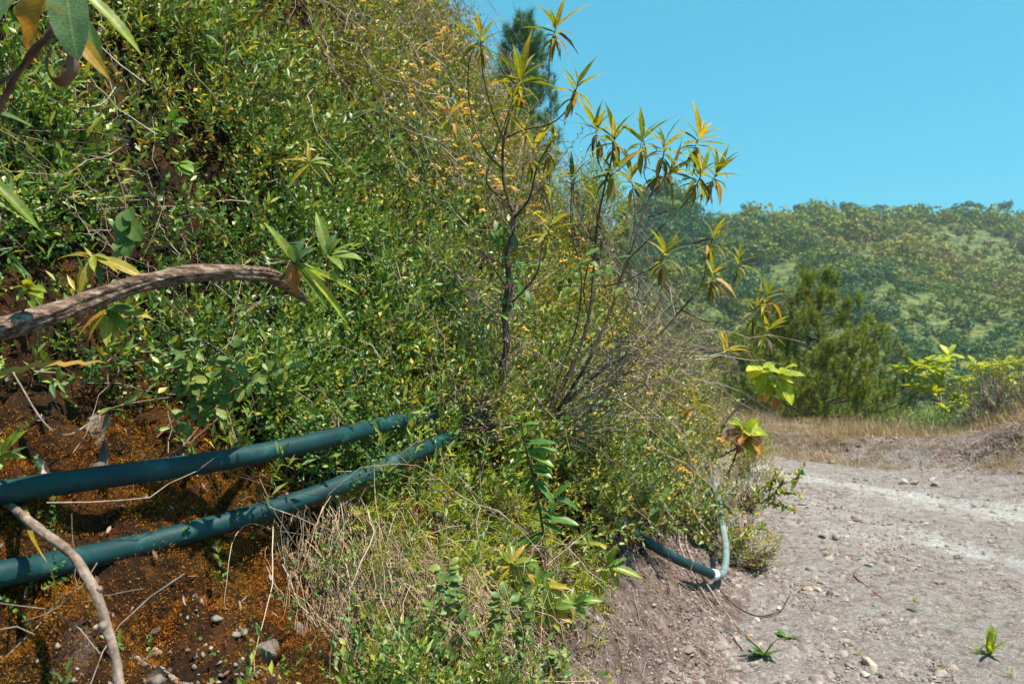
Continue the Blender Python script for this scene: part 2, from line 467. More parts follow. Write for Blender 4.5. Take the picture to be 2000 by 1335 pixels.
def ico(sub=1):
    import bmesh
    b = bmesh.new(); bmesh.ops.create_icosphere(b, subdivisions=sub, radius=1)
    v = np.array([x.co[:] for x in b.verts]); f = np.array([[x.index for x in q.verts] for q in b.faces]); b.free()
    return v, f
ICO1, ICO2, ICO3 = ico(1), ico(2), ico(3)
PYR = (np.array([[1, 0, -.3], [0, 1, -.3], [-1, .1, -.3], [.1, -1, -.3], [.15, .1, .8]], float), np.array([[0, 1, 4], [1, 2, 4], [2, 3, 4], [3, 0, 4]]))
OCT = (np.array([[1, 0, 0], [-1, 0, 0], [0, 1, 0], [0, -1, 0], [0, 0, 1], [0, 0, -1]], float),
       np.array([[0, 2, 4], [2, 1, 4], [1, 3, 4], [3, 0, 4], [2, 0, 5], [1, 2, 5], [3, 1, 5], [0, 3, 5]]))

def lumps(mb, P, size, base, jit=.25, flat=.6):
    """many small stones"""
    tv, tf = base; N = len(P); k = len(tv)
    v = tv[None] * (1 + rng.uniform(-jit, jit, (N, k, 1))) + rng.normal(0, jit * .35, (N, k, 3))
    sc = np.asarray(size).reshape(-1, 1) * np.stack([rng.uniform(.8, 1.4, N), rng.uniform(.6, 1.0, N), rng.uniform(.4, .9, N) * flat / .6], -1)
    v = v * sc[:, None]
    a = rng.uniform(0, 6.28, N); c, s = np.cos(a), np.sin(a)
    x = v[..., 0] * c[:, None] - v[..., 1] * s[:, None]; y = v[..., 0] * s[:, None] + v[..., 1] * c[:, None]
    v = np.stack([x, y, v[..., 2]], -1) + P[:, None]
    mb.add(v.reshape(-1, 3), (tf[None] + (np.arange(N) * k)[:, None, None]).reshape(-1, 3))

def grid(xs, ys, fz):
    X, Y = np.meshgrid(xs, ys, indexing='ij')
    Z = fz(X, Y)
    n, m = X.shape
    i = np.arange(n - 1)[:, None] * m; j = np.arange(m - 1)[None]
    f = np.stack([i + j, i + m + j, i + m + j + 1, i + j + 1], -1).reshape(-1, 4)
    return np.stack([X, Y, Z], -1).reshape(-1, 3), f

def axis(*parts):
    out = [parts[0][0]]
    for a, b, s in parts:
        out += list(np.linspace(a, b, max(2, int(round((b - a) / s)) + 1))[1:])
    return np.array(out)

#@@STRUCTURE
# ------------------------------------------------------------------ ground, road, bank
def tracks(x, y):
    """pale wheel tracks: distance to the two curves worn by tyres"""
    e = -edge_d(x, y); u = np.clip((1.9 - ((x - E0[0]) * _ed[0] + (y - E0[1]) * _ed[1])) / 3.1, -1.2, 1.6)
    w = np.maximum(np.exp(-((e - 1.27 - .40 * u) / .24) ** 2), np.exp(-((e - 2.17 - .98 * u) / .30) ** 2))
    mid = .30 * sstep(.7, 1.3, e) * (1 - sstep(3.0 + .5 * u, 4.2 + .5 * u, e))
    return np.clip(np.maximum(w * (.80 + .35 * fbm(x, y, 0, 2.6, 3, 92)), mid * (1 + .8 * fbm(x, y, 0, 1.3, 3, 93))), 0, 1)

xs = axis((-40, -6, 2.0), (-6, 0, .5), (0, 9, .12), (9, 16, .35), (16, 60, 2.2), (60, 300, 5))
ys = axis((-30, 0, 2.0), (0, 2.5, .4), (2.5, 13, .12), (13, 22, .5), (22, 60, 2.0), (60, 290, 3.2), (290, 340, 8))
v, f = grid(xs, ys, lambda x, y: ground_z(x, y) - .06 * (edge_d(x, y) < -.2))
mb = MB(); mb.add(v, f)
ground = mb.build('ground', M['ground'], smooth=True); ground['kind'] = 'structure'
ground.data.materials.append(M['verge'])
cx = v[f].mean(1); e = edge_d(cx[:, 0], cx[:, 1])
ground.data.polygons.foreach_set('material_index', ((e < 3.0) & (cx[:, 1] < 40)).astype(np.int32))

# the gravel sheet: a strip from under the bank to the far edge of the road
us = axis((-3.0, -.4, .06), (-.4, .25, .05)); vs = axis((-14, -8, .5), (-8, 5, .055), (5, 16, .4))
us = axis((-14, -8, .5), (-8, .12, .055))
def gz(u, w):
    x = E0[0] + _ed[0] * w + _en[0] * u; y = E0[1] + _ed[1] * w + _en[1] * u
    rut = tracks(x, y)
    return ground_z(x, y) + .004 - .022 * rut + .010 * fbm(x, y, 0, 5, 3, 6) + .006 * fbm(x, y, 0, 17, 2, 7)
v, f = grid(us, vs, gz)
uw = v.copy()
v[:, 0] = E0[0] + _ed[0] * uw[:, 1] + _en[0] * uw[:, 0]; v[:, 1] = E0[1] + _ed[1] * uw[:, 1] + _en[1] * uw[:, 0]
f = f[:, ::-1]
mb = MB(); mb.add(v, f)
wear = tracks(v[:, 0], v[:, 1]) * (.75 + .4 * fbm(v[:, 0], v[:, 1], 0, 1.2, 2, 9)) + .12
road = mb.build('gravel_road', M['road'], smooth=True, attrs={'wear': np.clip(wear, 0, 1)}); road['kind'] = 'structure'

av = axis((-7, -1, .3), (-1, .3, .06), (.3, 3.2, .020), (3.2, 6.5, .035), (6.5, 12, .08), (12, 25, .4))
bv = axis((-.3, .2, .05), (.2, 2.6, .020), (2.6, 4, .05), (4, 9, .14), (9, 26, .6))
A_, B_ = np.meshgrid(av, bv, indexing='ij')
bx = A_ * DA[0] + B_ * NB[0]; by = A_ * DA[1] + B_ * NB[1]
bz = bank_h(bx, by)
dd, _ = bank_D(bx, by)
bz = np.where(dd < 0, np.minimum(bz, -.05 + 0 * bz), bz)
n_, m_ = A_.shape
i = np.arange(n_ - 1)[:, None] * m_; j = np.arange(m_ - 1)[None]
f = np.stack([i + j, i + m_ + j, i + m_ + j + 1, i + j + 1], -1).reshape(-1, 4)
dirt = np.maximum(.95 * (1 - sstep(.98, 1.14, dd + .10 * (A_ - 1.3))) * (1 - sstep(1.5, 1.8, A_)) * sstep(-.5, .1, fbm(bx, by, bz, 6, 2, 99)), sstep(2.2, 3.2, A_) * (1 - sstep(.36 + .10 * fbm(bx, by, bz, 5, 2, 7), .62, dd)), (1 - sstep(.88, 1.12, dd)) * (1 - sstep(.7, 1.6, A_)))
mb = MB(); mb.add(np.stack([bx, by, bz], -1), f)
bank = mb.build('earth_bank', M['bank'], smooth=True, attrs={'dirt': np.clip(dirt * .9 + .1, 0, 1)}); bank['kind'] = 'structure'

#@@THICKET
# ------------------------------------------------------------------ leaf and wood materials
M['leaf_small'] = leaf_mat('small_glossy_leaf', [(0, (.012, .055, .018)), (.4, (.035, .125, .028)), (.75, (.12, .22, .03)), (.93, (.25, .24, .03)), (1, (.30, .13, .02))], .44, .16, (1.8, 1.7, .4), patch=((.05, .12, .02), 2.2, .4), spec=.28)
M['leaf_grey'] = leaf_mat('grey_green_leaf', [(0, (.03, .07, .03)), (.35, (.11, .18, .065)), (.7, (.22, .28, .085)), (.9, (.36, .31, .05)), (1, (.42, .19, .03))], .40, .16, (1.8, 1.6, .4), patch=((.27, .25, .04), 1.1, .35), spec=.4)
M['leaf_olive_small'] = leaf_mat('olive_leaf', [(0, (.03, .055, .010)), (.35, (.13, .18, .022)), (.75, (.33, .34, .03)), (1, (.50, .28, .03))], .42, .18, (1.5, 1.3, .4), patch=((.36, .26, .02), 1.3, .4), spec=.3)
M['leaf_oval'] = leaf_mat('oval_leaf', [(0, (.03, .085, .022)), (.4, (.08, .17, .035)), (.8, (.19, .27, .04)), (1, (.36, .30, .04))], .42, .2, (1.5, 1.5, .4), patch=((.16, .22, .03), 2.0, .4))
M['leaf_long'] = leaf_mat('long_pale_leaf', [(0, (.05, .11, .035)), (.45, (.13, .22, .06)), (.8, (.25, .33, .08)), (1, (.42, .36, .05))], .42, .28, (1.6, 1.5, .4), spec=.4)
M['leaf_dry'] = leaf_mat('brownish_dry_leaf', [(0, (.07, .05, .025)), (.5, (.18, .125, .06)), (.85, (.30, .21, .11)), (1, (.40, .28, .05))], .6, .25, (1.3, 1.1, .6))
M['twig'] = grain_mat('dry_twig', [(.1, (.06, .04, .03)), (.5, (.21, .15, .12)), (.9, (.52, .43, .36))], 20, 3, .8, 0, per=True)
M['stem'] = grain_mat('green_stem', [(.1, (.05, .045, .02)), (.5, (.11, .07, .035)), (.9, (.20, .13, .08))], 20, 3, .7, 0, per=True)
M['flower'] = leaf_mat('yellow_floret', [(0, (.48, .30, .02)), (.5, (.68, .46, .04)), (1, (.76, .58, .12))], .7, .25, (1.1, 1, .7))
M['flower_orange'] = leaf_mat('orange_yellow_floret', [(0, (.45, .17, .02)), (.5, (.66, .34, .03)), (1, (.74, .50, .07))], .7, .25, (1.1, 1, .7))
M['moss'] = leaf_mat('rust_moss', [(0, (.05, .018, .005)), (.3, (.19, .058, .010)), (.7, (.40, .125, .014)), (.92, (.46, .20, .02)), (1, (.22, .18, .02))], .9, .2, (1.3, 1, .5), patch=((.33, .20, .02), 5.0, .5), spec=.1)
M['straw'] = leaf_mat('pale_straw', [(0, (.20, .12, .07)), (.5, (.48, .33, .21)), (1, (.68, .54, .40))], .6, .15, (1.1, 1, .8))
M['needle_grass'] = leaf_mat('bright_grass', [(0, (.14, .24, .02)), (.5, (.36, .45, .035)), (.85, (.55, .55, .08)), (1, (.5, .38, .14))], .45, .35, (1.4, 1.3, .4))
M['litter'] = leaf_mat('dead_litter', [(0, (.07, .035, .025)), (.6, (.18, .095, .07)), (1, (.40, .28, .24))], .7, .15, (1.1, .9, .7))

def inpoly(px, py, poly):
    c = np.zeros(px.shape, bool); p = np.array(poly, float); j = len(p) - 1
    for i in range(len(p)):
        xi, yi, xj, yj = *p[i], *p[j]
        c ^= ((yi > py) != (yj > py)) & (px < (xj - xi) * (py - yi) / (yj - yi + 1e-9) + xi)
        j = i
    return c

def scatter(n, a0, a1, d0, d1):
    """points spread over the slope, with the local frame"""
    a = rng.uniform(a0, a1, n); d = rng.uniform(d0, d1, n)
    b = np.interp(a, _ad, _bd) + d * np.sqrt(1 + np.interp(a, _ad, _sl) ** 2)
    x = a * DA[0] + b * NB[0]; y = a * DA[1] + b * NB[1]
    k = y > .6
    x, y, a, d = x[k], y[k], a[k], d[k]
    z = bank_h(x, y)
    P = np.stack([x, y, z], -1)
    px, py = project(P)
    k = (px > -420) & (px < 1800) & (py > -520) & (py < 1600)
    return P[k], px[k], py[k], a[k], d[k]

BARE = [(-500, 800), (0, 800), (200, 815), (430, 850), (520, 905), (590, 960), (610, 1050), (640, 1150), (690, 1400), (690, 1700), (-500, 1700)]
THIN = [(-500, 380), (120, 380), (520, 400), (620, 560), (560, 700), (640, 860), (430, 850), (200, 815), (-500, 800)]
GRASSY = [(590, 960), (840, 900), (1000, 960), (1150, 1080), (1170, 1400), (690, 1400), (640, 1150)]
CUT = [(1130, 1110), (1190, 1060), (1250, 1060), (1330, 1110), (1420, 1150), (1520, 1400), (1130, 1500)]
def slope_density(P, px, py, a, d):
    w = np.ones(len(px))
    w[inpoly(px, py, THIN)] = .80
    w[inpoly(px, py, GRASSY)] = .15
    w[inpoly(px, py, BARE)] = .05
    w[inpoly(px, py, [(1300, 920), (1440, 900), (1470, 1160), (1400, 1160), (1290, 1080)])] = .22
    w[inpoly(px, py, CUT)] = .02
    w *= np.where(a > 5.6, sstep(.05, .3, d), np.where(a > 2.5, sstep(.40, .62, d), 1))
    return w

def dist(P): return np.linalg.norm(P - np.array([0, 0, EYE]), axis=1)

def canopy(P, px, py, a, d):
    h = .10 + .24 * sstep(2.2, 4.5, dist(P)) + .20 * sstep(5, 8, dist(P))
    h = h * (1 + .55 * fbm(P[:, 0], P[:, 1], P[:, 2], 2.3, 2, 71)) * (.35 + .65 * sstep(0, .8, d))
    return np.maximum(h, .03)


SP = {0: (.0125, .0095, 70, 14, .12), 1: (.027, .0078, 46, 13, .16), 2: (.023, .0095, 52, 13, .16), 3: (.030, .0150, 56, 11, .15), 4: (.019, .0060, 46, 10, .15), 5: (.050, .0130, 50, 9, .17)}
coll = {k: MB() for k in SP}
stems_mb = MB()
def species(P, px, py, Z, jit):
    """which kind of low shrub grows where"""
    v = fbm(P[:, 0], P[:, 1], P[:, 2], 1.6, 2, 51) + rng.normal(0, jit, len(P))
    low = sstep(230, 520, py) * (1 - sstep(560, 900, px)); far = sstep(4, 7, Z); v = v - .28 * (1 - sstep(450, 750, px))
    r = rng.uniform(size=len(P)); k = np.full(len(P), 2)
    k = np.where(v < .12 - .35 * far, 1, k)
    k = np.where(v - 1.2 * low < -.42 - .5 * far, 0, k)
    k = np.where((r < .16) & (far < .8), 3, k)
    k = np.where((r > .86) & (low < .6), 4, k)
    k = np.where((r > .16) & (r < .25) & (Z < 6.5), 5, k)
    return k

def shrublets(n, a0, a1, d0, d1, near, far, rad, count, pw):
    P, px, py, a, d = scatter(n, a0, a1, d0, d1)
    Z = dist(P)
    hol = np.maximum(sstep(-.16, .18, fbm(P[:, 0], P[:, 1], P[:, 2], 2.3, 3, 141)), .55 * sstep(380, 560, px) * sstep(3.6, 4.6, Z))
    k = (Z > near) & (Z < far) & (rng.uniform(size=len(P)) < (.10 + .9 * hol) * slope_density(P, px, py, a, d) * np.clip((near + 1.2) / Z, 0, 1) ** pw)
    P, px, py, a, d, Z = P[k], px[k], py[k], a[k], d[k], Z[k]
    N = bank_n(P[:, 0], P[:, 1]); ax = unit(N * .8 + np.array([0, 0, .45]))
    r = rng.uniform(.55, 1.35, len(P)) * rad * (Z / (near + 1.2)) ** .55 * (.45 + .55 * sstep(0, .8, d))
    c = rng.uniform(.6, 1.3, len(P))
    kind = species(P, px, py, Z, .30)
    m = (count * rng.uniform(.55, 1.3, len(P))).astype(int)
    i = np.repeat(np.arange(len(P)), m); q = len(i)
    dr = rng.normal(size=(q, 3)); dr = unit(dr); dr = dr + ax[i] * (np.maximum(0, -np.sum(dr * ax[i], 1)) * 1.7)[:, None]; dr = unit(dr + ax[i] * .25)
    u = rng.uniform(.35, 1, q) ** .5
    Q = P[i] + N[i] * (.25 * r[i])[:, None] + dr * (r[i] * u * rng.uniform(.8, 1.15, q))[:, None]
    D = unit(dr * .75 + np.array([0, 0, .45]) + rng.normal(0, .3, (q, 3)))
    return Q, D, (Z[i] / 2.2) ** .5 * rng.uniform(.85, 1.15, len(P))[i], kind[i], Z[i]

def undergrowth(n, a0, a1, d0, d1, rate, near, far):
    P, px, py, a, d = scatter(n, a0, a1, d0, d1)
    Z = dist(P)
    w = slope_density(P, px, py, a, d) * np.clip(rate / Z ** 1.55, 0, 1) * (.22 + .78 * sstep(-.16, .18, fbm(P[:, 0], P[:, 1], P[:, 2], 2.3, 3, 141)))
    k = (rng.uniform(size=len(w)) < w) & (Z > near) & (Z < far)
    P, px, py, a, d, Z = P[k], px[k], py[k], a[k], d[k], Z[k]
    N = bank_n(P[:, 0], P[:, 1])
    Q = P + N * (canopy(P, px, py, a, d) * rng.uniform(0, .8, len(P)))[:, None]
    return Q, unit(N * .55 + np.array([0, 0, .5]) + rng.normal(0, .55, (len(P), 3))), (Z / 2.2) ** .55, species(P, px, py, Z, .25), Z

sets = [shrublets(3300, -.5, 4.2, .3, 3.6, 0, 4.2, .085, 16, .3), shrublets(9000, .5, 16, .0, 8.5, 4.2, 30, .17, 16, 1.0),
        undergrowth(60000, -.5, 4.2, .3, 3.6, 3.2, 0, 4.2), undergrowth(80000, .5, 16, .0, 8.5, 4.4, 4.2, 30)]
for Q, D, sc, kind, Z in sets:
    print('cover', len(Q), np.bincount(kind), flush=True)
    for kd, (L, Wd, ang, m, ln) in SP.items():
        q = kind == kd
        sprigs(coll[kd], stems_mb, Q[q], D[q], ln * sc[q] * rng.uniform(.6, 1.35, q.sum()), m, L * sc[q] * 1.05, Wd * sc[q] * 1.1, T2, ang, .3, .0011 * sc[q], stems=(.6 if kd == 4 else .15))
for kd, nm, mt, lab in ((0, 'round_leaf_ground_cover', 'leaf_small', 'creeping mat of tiny round glossy dark green leaves on the bank'), (1, 'narrow_leaf_thicket', 'leaf_grey', 'thicket of narrow grey green leaves over the upper slope'),
                        (2, 'olive_leaf_thicket', 'leaf_olive_small', 'olive and yellowish small leaved thicket on the slope'), (3, 'oval_leaf_thicket', 'leaf_oval', 'brighter green oval leaved shrublets in the slope thicket'),
                        (4, 'dry_leaf_thicket', 'leaf_dry', 'brownish half dry shrublets in the slope thicket'), (5, 'long_leaf_thicket', 'leaf_long', 'pale green long leaved sprigs sticking out of the slope thicket')):
    tag(coll[kd].build(nm, M[mt]), lab, kind='stuff')
tag(stems_mb.build('thicket_stems', M['stem']), 'fine brown stems inside the slope thicket', kind='stuff')

# dry twigs lying and arching through the thicket
tw = MB()
P, px, py, a, d = scatter(24000, -.3, 13, .2, 7)
Z = dist(P)
k = rng.uniform(size=len(P)) < np.clip(3.0 / Z, 0, 1) * np.clip(slope_density(P, px, py, a, d) + .10, 0, 1) * np.clip(.5 + .9 * fbm(P[:, 0], P[:, 1], P[:, 2], 1.1, 2, 19), .1, 1)
P, px, py, a, d, Z = P[k], px[k], py[k], a[k], d[k], Z[k]
N = bank_n(P[:, 0], P[:, 1]); h = canopy(P, px, py, a, d)
up = np.array([0, 0, 1.0])
T0 = unit(np.cross(N, unit(rng.normal(size=N.shape))))
ln = rng.uniform(.12, .62, len(P)) * (Z / 2.6) ** .35
sag = rng.normal(0, .22, len(P)) * ln
t = np.linspace(0, 1, 7)
side = np.cross(N, T0)
wob = rng.normal(0, 1, (len(P), 7, 3)) * (.018 * ln)[:, None, None]
paths = (P + N * (h * rng.uniform(.45, 1.25, len(P)) + .16 * (Z > 4.2) * sstep(.2, .9, d) + .05)[:, None])[:, None] + (T0 * ln[:, None])[:, None] * (t - .5)[None, :, None] + (N * .35 + side * .6)[:, None] * (sag[:, None] * (4 * t * (1 - t))[None])[..., None] + wob
many_tubes(tw, paths, rng.uniform(.001, .0028, len(P)) * (Z / 2.4) ** .55, .0008)
o = tw.build('dry_twigs', M['twig']); tag(o, 'tangle of thin dry twigs arching through the slope thicket', kind='stuff')

wd_ = MB()
P, px, py, a, d = scatter(6000, -.2, 12, .4, 7); Z = dist(P)
k = rng.uniform(size=len(P)) < .16 * np.clip(slope_density(P, px, py, a, d), .1, 1) * np.clip(4 / Z, 0, 1)
P, Z = P[k], Z[k]; N = bank_n(P[:, 0], P[:, 1])
D = unit(N * .5 + np.array([.25, -.1, .75]) + rng.normal(0, .55, P.shape)); ln = rng.uniform(.3, .75, len(P)) * np.clip(Z / 4, .6, 1.3)
many_tubes(wd_, np.stack([P + D * (ln * t)[:, None] + rng.normal(0, .016, P.shape) * (t > 0) + np.array([.12, 0, -.22]) * (ln * t * t)[:, None] for t in np.linspace(0, 1, 8)], 1), rng.uniform(.002, .0048, len(P)) * np.clip(Z / 4, .7, 1.5), .0012)
tag(wd_.build('woody_stems', M['twig']), 'brown woody stems leaning out of the slope thicket', kind='stuff')

# flower heads of the thicket, too many and too small to pick apart
def florets(mb, P, size, n=16, base=OCT, N=None, fl=.17):
    k = len(P)
    r = np.sqrt(rng.uniform(0, 1, (k, n))); an = rng.uniform(0, 6.28, (k, n))
    q = np.stack([r * np.cos(an), r * np.sin(an) * .8, (.45 * (1 - r ** 2) + rng.normal(0, .08, (k, n)))], -1) * np.asarray(size).reshape(-1, 1, 1)
    ax = unit(rng.normal(0, .35, (k, 3)) + np.array([.15, -.25, 1.0]))
    s = unit(np.cross(ax, np.array([0, 1.0, .1]))); w = np.cross(ax, s)
    C0 = P[:, None] + q[..., 0, None] * s[:, None] + q[..., 1, None] * w[:, None] + q[..., 2, None] * ax[:, None]
    lumps(mb, C0.reshape(-1, 3), np.repeat(np.asarray(size) * fl, n) if np.ndim(size) else size * fl, base, .2, .7)
f1, f2 = MB(), MB()
P, px, py, a, d = scatter(42000, .5, 15, .05, 8.5)
Z = dist(P)
wt = .30 * sstep(560, 900, px) * (1 - sstep(330, 620, py)) + .03 + .16 * sstep(1180, 1330, px) * sstep(480, 700, py) + .10 * sstep(700, 900, px) * (1 - sstep(100, 300, py))
clump = sstep(-.15, .5, fbm(P[:, 0], P[:, 1], P[:, 2], 1.4, 2, 91))
wt *= (.25 + 1.2 * clump) * np.clip(slope_density(P, px, py, a, d), 0, 1) * sstep(3.0, 3.6, Z) * np.clip(9 / Z ** 1.3, 0, 1)
k = rng.uniform(size=len(P)) < wt * 1.35 * (1 - .6 * sstep(1250, 1380, px))
P, px, py, Z, a, d = P[k], px[k], py[k], Z[k], a[k], d[k]
N = bank_n(P[:, 0], P[:, 1])
Q = P + N * (np.where(Z > 4.2, rng.uniform(.24, .50, len(P)), rng.uniform(.13, .28, len(P))) * (.4 + .6 * sstep(0, .8, d)))[:, None] + np.array([0, 0, .03])
sz = rng.uniform(.008, .030, len(P)) * (Z / 4) ** .55
og = rng.uniform(size=len(P)) < sstep(650, 950, px) * .75
florets(f1, Q[~og], sz[~og], 12, PYR, fl=.34); florets(f2, Q[og], sz[og], 12, PYR, fl=.34)
tag(f1.build('yellow_flowers', M['flower']), 'small yellow flower clusters scattered over the slope thicket', kind='stuff')
tag(f2.build('orange_flowers', M['flower_orange']), 'orange yellow flower clusters along the upper edge of the slope', kind='stuff')
print('flowers', len(P), flush=True)

# rust coloured moss on the bare foot of the bank
mo = MB()
P, px, py, a, d = [np.concatenate(q) for q in zip(scatter(520000, .15, 2.6, .62, 1.75), scatter(36000, -.3, 3.4, 1.3, 2.9))]
Z = dist(P)
m1 = np.clip(fbm(P[:, 0], P[:, 1], P[:, 2], 4.2, 3, 15) * 1.2 + .95, .15, 1) * (1 - .80 * (1 - sstep(.96, 1.12, d + .10 * (a - 1.3))) * (1 - sstep(1.5, 1.8, a))) * (1 - sstep(2.0, 2.7, a) * (1 - sstep(.40, .6, d)))
k = rng.uniform(size=len(P)) < np.where(inpoly(px, py, BARE), 1.0, np.where(inpoly(px, py, GRASSY), .5, .22)) * m1
P = P[k]; N = bank_n(P[:, 0], P[:, 1])
hum = np.clip(.5 + fbm(P[:, 0], P[:, 1], P[:, 2], 9, 2, 77), .05, 1.4)
P = P + N * (hum * rng.uniform(-.2, 1, len(P)) * .034)[:, None]
D = unit(N * .8 + rng.normal(0, .6, N.shape) + np.array([0, 0, .1]))
leaves(mo, P, D, unit(rng.normal(size=N.shape)), rng.uniform(.004, .012, len(P)), rng.uniform(.0012, .0026, len(P)), T1)
tag(mo.build('moss', M['moss']), 'rust orange moss cushions on the bare foot of the bank', kind='stuff')
print('moss', len(P), flush=True)

# dead leaf litter and stone chips on the bank
li, ch = MB(), MB()
P, px, py, a, d = scatter(40000, -.2, 6.5, .10, 1.5)
ok = np.where(inpoly(px, py, BARE), .07, np.where(inpoly(px, py, CUT), .13, np.where(inpoly(px, py, GRASSY), .12, .05)))
k = rng.uniform(size=len(P)) < ok
Q = P[k]; N = bank_n(Q[:, 0], Q[:, 1])
leaves(li, Q + N * .012, unit(np.cross(N, rng.normal(size=N.shape))), unit(N + rng.normal(0, .5, N.shape)), rng.uniform(.008, .034, k.sum()), rng.uniform(.004, .013, k.sum()), TR)
tag(li.build('leaf_litter', M['litter']), 'pinkish brown dead leaf scraps lying on the bank', kind='stuff')
M['chip'] = grain_mat('shale_chip', [(.1, (.07, .06, .05)), (.45, (.20, .175, .155)), (.7, (.33, .28, .26)), (.95, (.50, .46, .43))], 30, 4, .9, .5, 90, .004, per=True)
dm = np.maximum(1.3 * (1 - sstep(.96, 1.14, d + .10 * (a - 1.3))) * (1 - sstep(1.5, 1.8, a)), sstep(2.2, 3.2, a) * (1 - sstep(.45, .7, d)), (1 - sstep(.9, 1.1, d)) * (1 - sstep(.8, 1.5, a)))
k = rng.uniform(size=len(P)) < dm * .42 + .004
Q = P[k]
lumps(ch, Q + np.array([0, 0, .002]), rng.uniform(.003, .010, k.sum()) * (1 + 1.6 * (rng.uniform(size=k.sum()) > .94)), OCT, .35, .6)
tag(ch.build('shale_chips', M['chip']), 'grey shale chips and crumbs on the bare bank', kind='stuff')

# bright needle leaved grass and hanging straw below the lower pipe
gr, st_ = MB(), MB()
P, px, py, a, d = scatter(9000, 1.2, 5.0, .4, 1.7)
k = inpoly(px, py, GRASSY) & (rng.uniform(size=len(P)) < .9 * (1 - .75 * sstep(1080, 1250, py)) * np.clip(.55 + 1.1 * fbm(P[:, 0], P[:, 1], P[:, 2], 4.5, 2, 33), 0, 1))
Q = P[k]; N = bank_n(Q[:, 0], Q[:, 1])
D = unit(N * .6 + np.array([.1, -.1, .25]) + rng.normal(0, .55, N.shape))
sprigs(gr, st_, Q + N * .02, D, rng.uniform(.06, .17, len(Q)), 18, .042, .0042, T2, 42, .3, .001, .05, stems=.6)
tag(gr.build('needle_leaf_grass', M['needle_grass']), 'bright yellow green needle leaved grass below the lower pipe', kind='stuff')

def drape(start, length, wander, lift, n=14):
    """strands that hang down along the slope from start points"""
    Np = len(start); p = start.copy(); out = [p.copy()]
    g = unit(rng.normal(0, wander, (Np, 3)) + np.array([.12, -.1, -1.0]))
    step = (length / (n - 1))[:, None]
    for i in range(n - 1):
        g = unit(g + rng.normal(0, wander * .40, (Np, 3)) + np.array([.03, -.02, -.20]))
        p = p + g * step
        s = bank_h(p[:, 0], p[:, 1], False) + lift
        low = p[:, 2] < s
        nn = bank_n(p[:, 0], p[:, 1])
        p = np.where(low[:, None], p + nn * ((s - p[:, 2]) * nn[:, 2])[:, None] * 1.0, p)
        out.append(p.copy())
    return np.stack(out, 1)
src = np.concatenate([np.array([surf(x, y, .05)]) for x, y in [(640, 1010), (665, 1040), (690, 1045), (700, 1080), (730, 1060), (740, 1110), (760, 1120), (790, 1090), (820, 1140), (850, 1120), (880, 1160), (910, 1200), (690, 1120), (655, 1100), (940, 1190), (990, 1200), (860, 1210)]])
NS = 900
idx = rng.integers(0, len(src), NS)
stt = src[idx] + rng.normal(0, 1, (NS, 3)) * np.array([.10, .10, .05])
pt = drape(stt, rng.uniform(.18, .70, NS), .52, rng.uniform(.006, .09, NS), 12)
many_tubes(st_, pt, rng.uniform(.0008, .0018, NS), .0006)
P, px, py, a, d = scatter(16000, 1.6, 5.6, .25, 1.4)
k = (inpoly(px, py, GRASSY) & (rng.uniform(size=len(P)) < .26)) | (inpoly(px, py, CUT) & (rng.uniform(size=len(P)) < .05))
Q = P[k]; N = bank_n(Q[:, 0], Q[:, 1])
pt = drape(Q + N * .03, rng.uniform(.06, .3, len(Q)), .9, rng.uniform(.005, .035, len(Q)), 8)
many_tubes(st_, pt, rng.uniform(.0007, .0016, len(Q)), .0005)
tag(st_.build('dry_straw', M['straw']), 'pale dry straw hanging down the bank below the pipes', kind='stuff')
# roots on the cut
rt = MB()
P, px, py, a, d = scatter(9000, 2.4, 6.0, .08, .8)
k = inpoly(px, py, [(1130, 1040), (1300, 1080), (1450, 1180), (1480, 1400), (1130, 1400)]) & (rng.uniform(size=len(P)) < .09)
Q = P[k]; N = bank_n(Q[:, 0], Q[:, 1])
pt = drape(Q + N * .015, rng.uniform(.08, .35, len(Q)), 1.0, rng.uniform(.0, .02, len(Q)), 8)
many_tubes(rt, pt, rng.uniform(.001, .0026, len(Q)), .0006)
tag(rt.build('hanging_roots', M['twig']), 'thin roots hanging over the bare earth cut', kind='stuff')

#@@THINGS
# ------------------------------------------------------------------ pipes
M['pipe'] = grain_mat('black_pipe_teal_sky_sheen', [(.25, (.002, .019, .023)), (.5, (.003, .034, .039)), (.60, (.006, .050, .054)), (.74, (.06, .12, .12))], 11, 10, .55, .15, 70, .003, stretch=(1, 1, 1), spec=.32)  # black pipe; the blue of the reflected sky is put into its base colour
M['pipe_grey'] = grain_mat('grey_blue_pipe', [(.3, (.09, .13, .14)), (.55, (.17, .22, .23)), (.75, (.30, .34, .34))], 7, 6, .45, .1, 50, .003, spec=.45)
M['white_plastic'] = grain_mat('white_plastic', [(.3, (.62, .62, .58)), (.7, (.80, .80, .77))], 12, 4, .5, 0)
M['bark'] = grain_mat('ridged_bark', [(.34, (.02, .012, .008)), (.46, (.10, .06, .042)), (.56, (.20, .135, .10)), (.70, (.42, .34, .29))], 75, 8, .9, 1.0, 160, .008, stretch=(.22, 1, 1))
M['stick'] = grain_mat('weathered_stick', [(.3, (.07, .045, .035)), (.5, (.20, .145, .115)), (.72, (.38, .30, .25))], 24, 7, .85, .8, 90, .004)
M['cane'] = grain_mat('pale_cane', [(.3, (.15, .11, .085)), (.55, (.30, .235, .19)), (.8, (.50, .42, .36))], 18, 5, .7, .3)
M['cane_grey'] = grain_mat('grey_cane', [(.3, (.06, .065, .06)), (.55, (.15, .155, .145)), (.8, (.30, .29, .27))], 18, 5, .6, .3)
M['red_cane'] = grain_mat('reddish_stem', [(.3, (.07, .025, .02)), (.6, (.17, .07, .055)), (.85, (.30, .15, .12))], 18, 5, .6, .2)
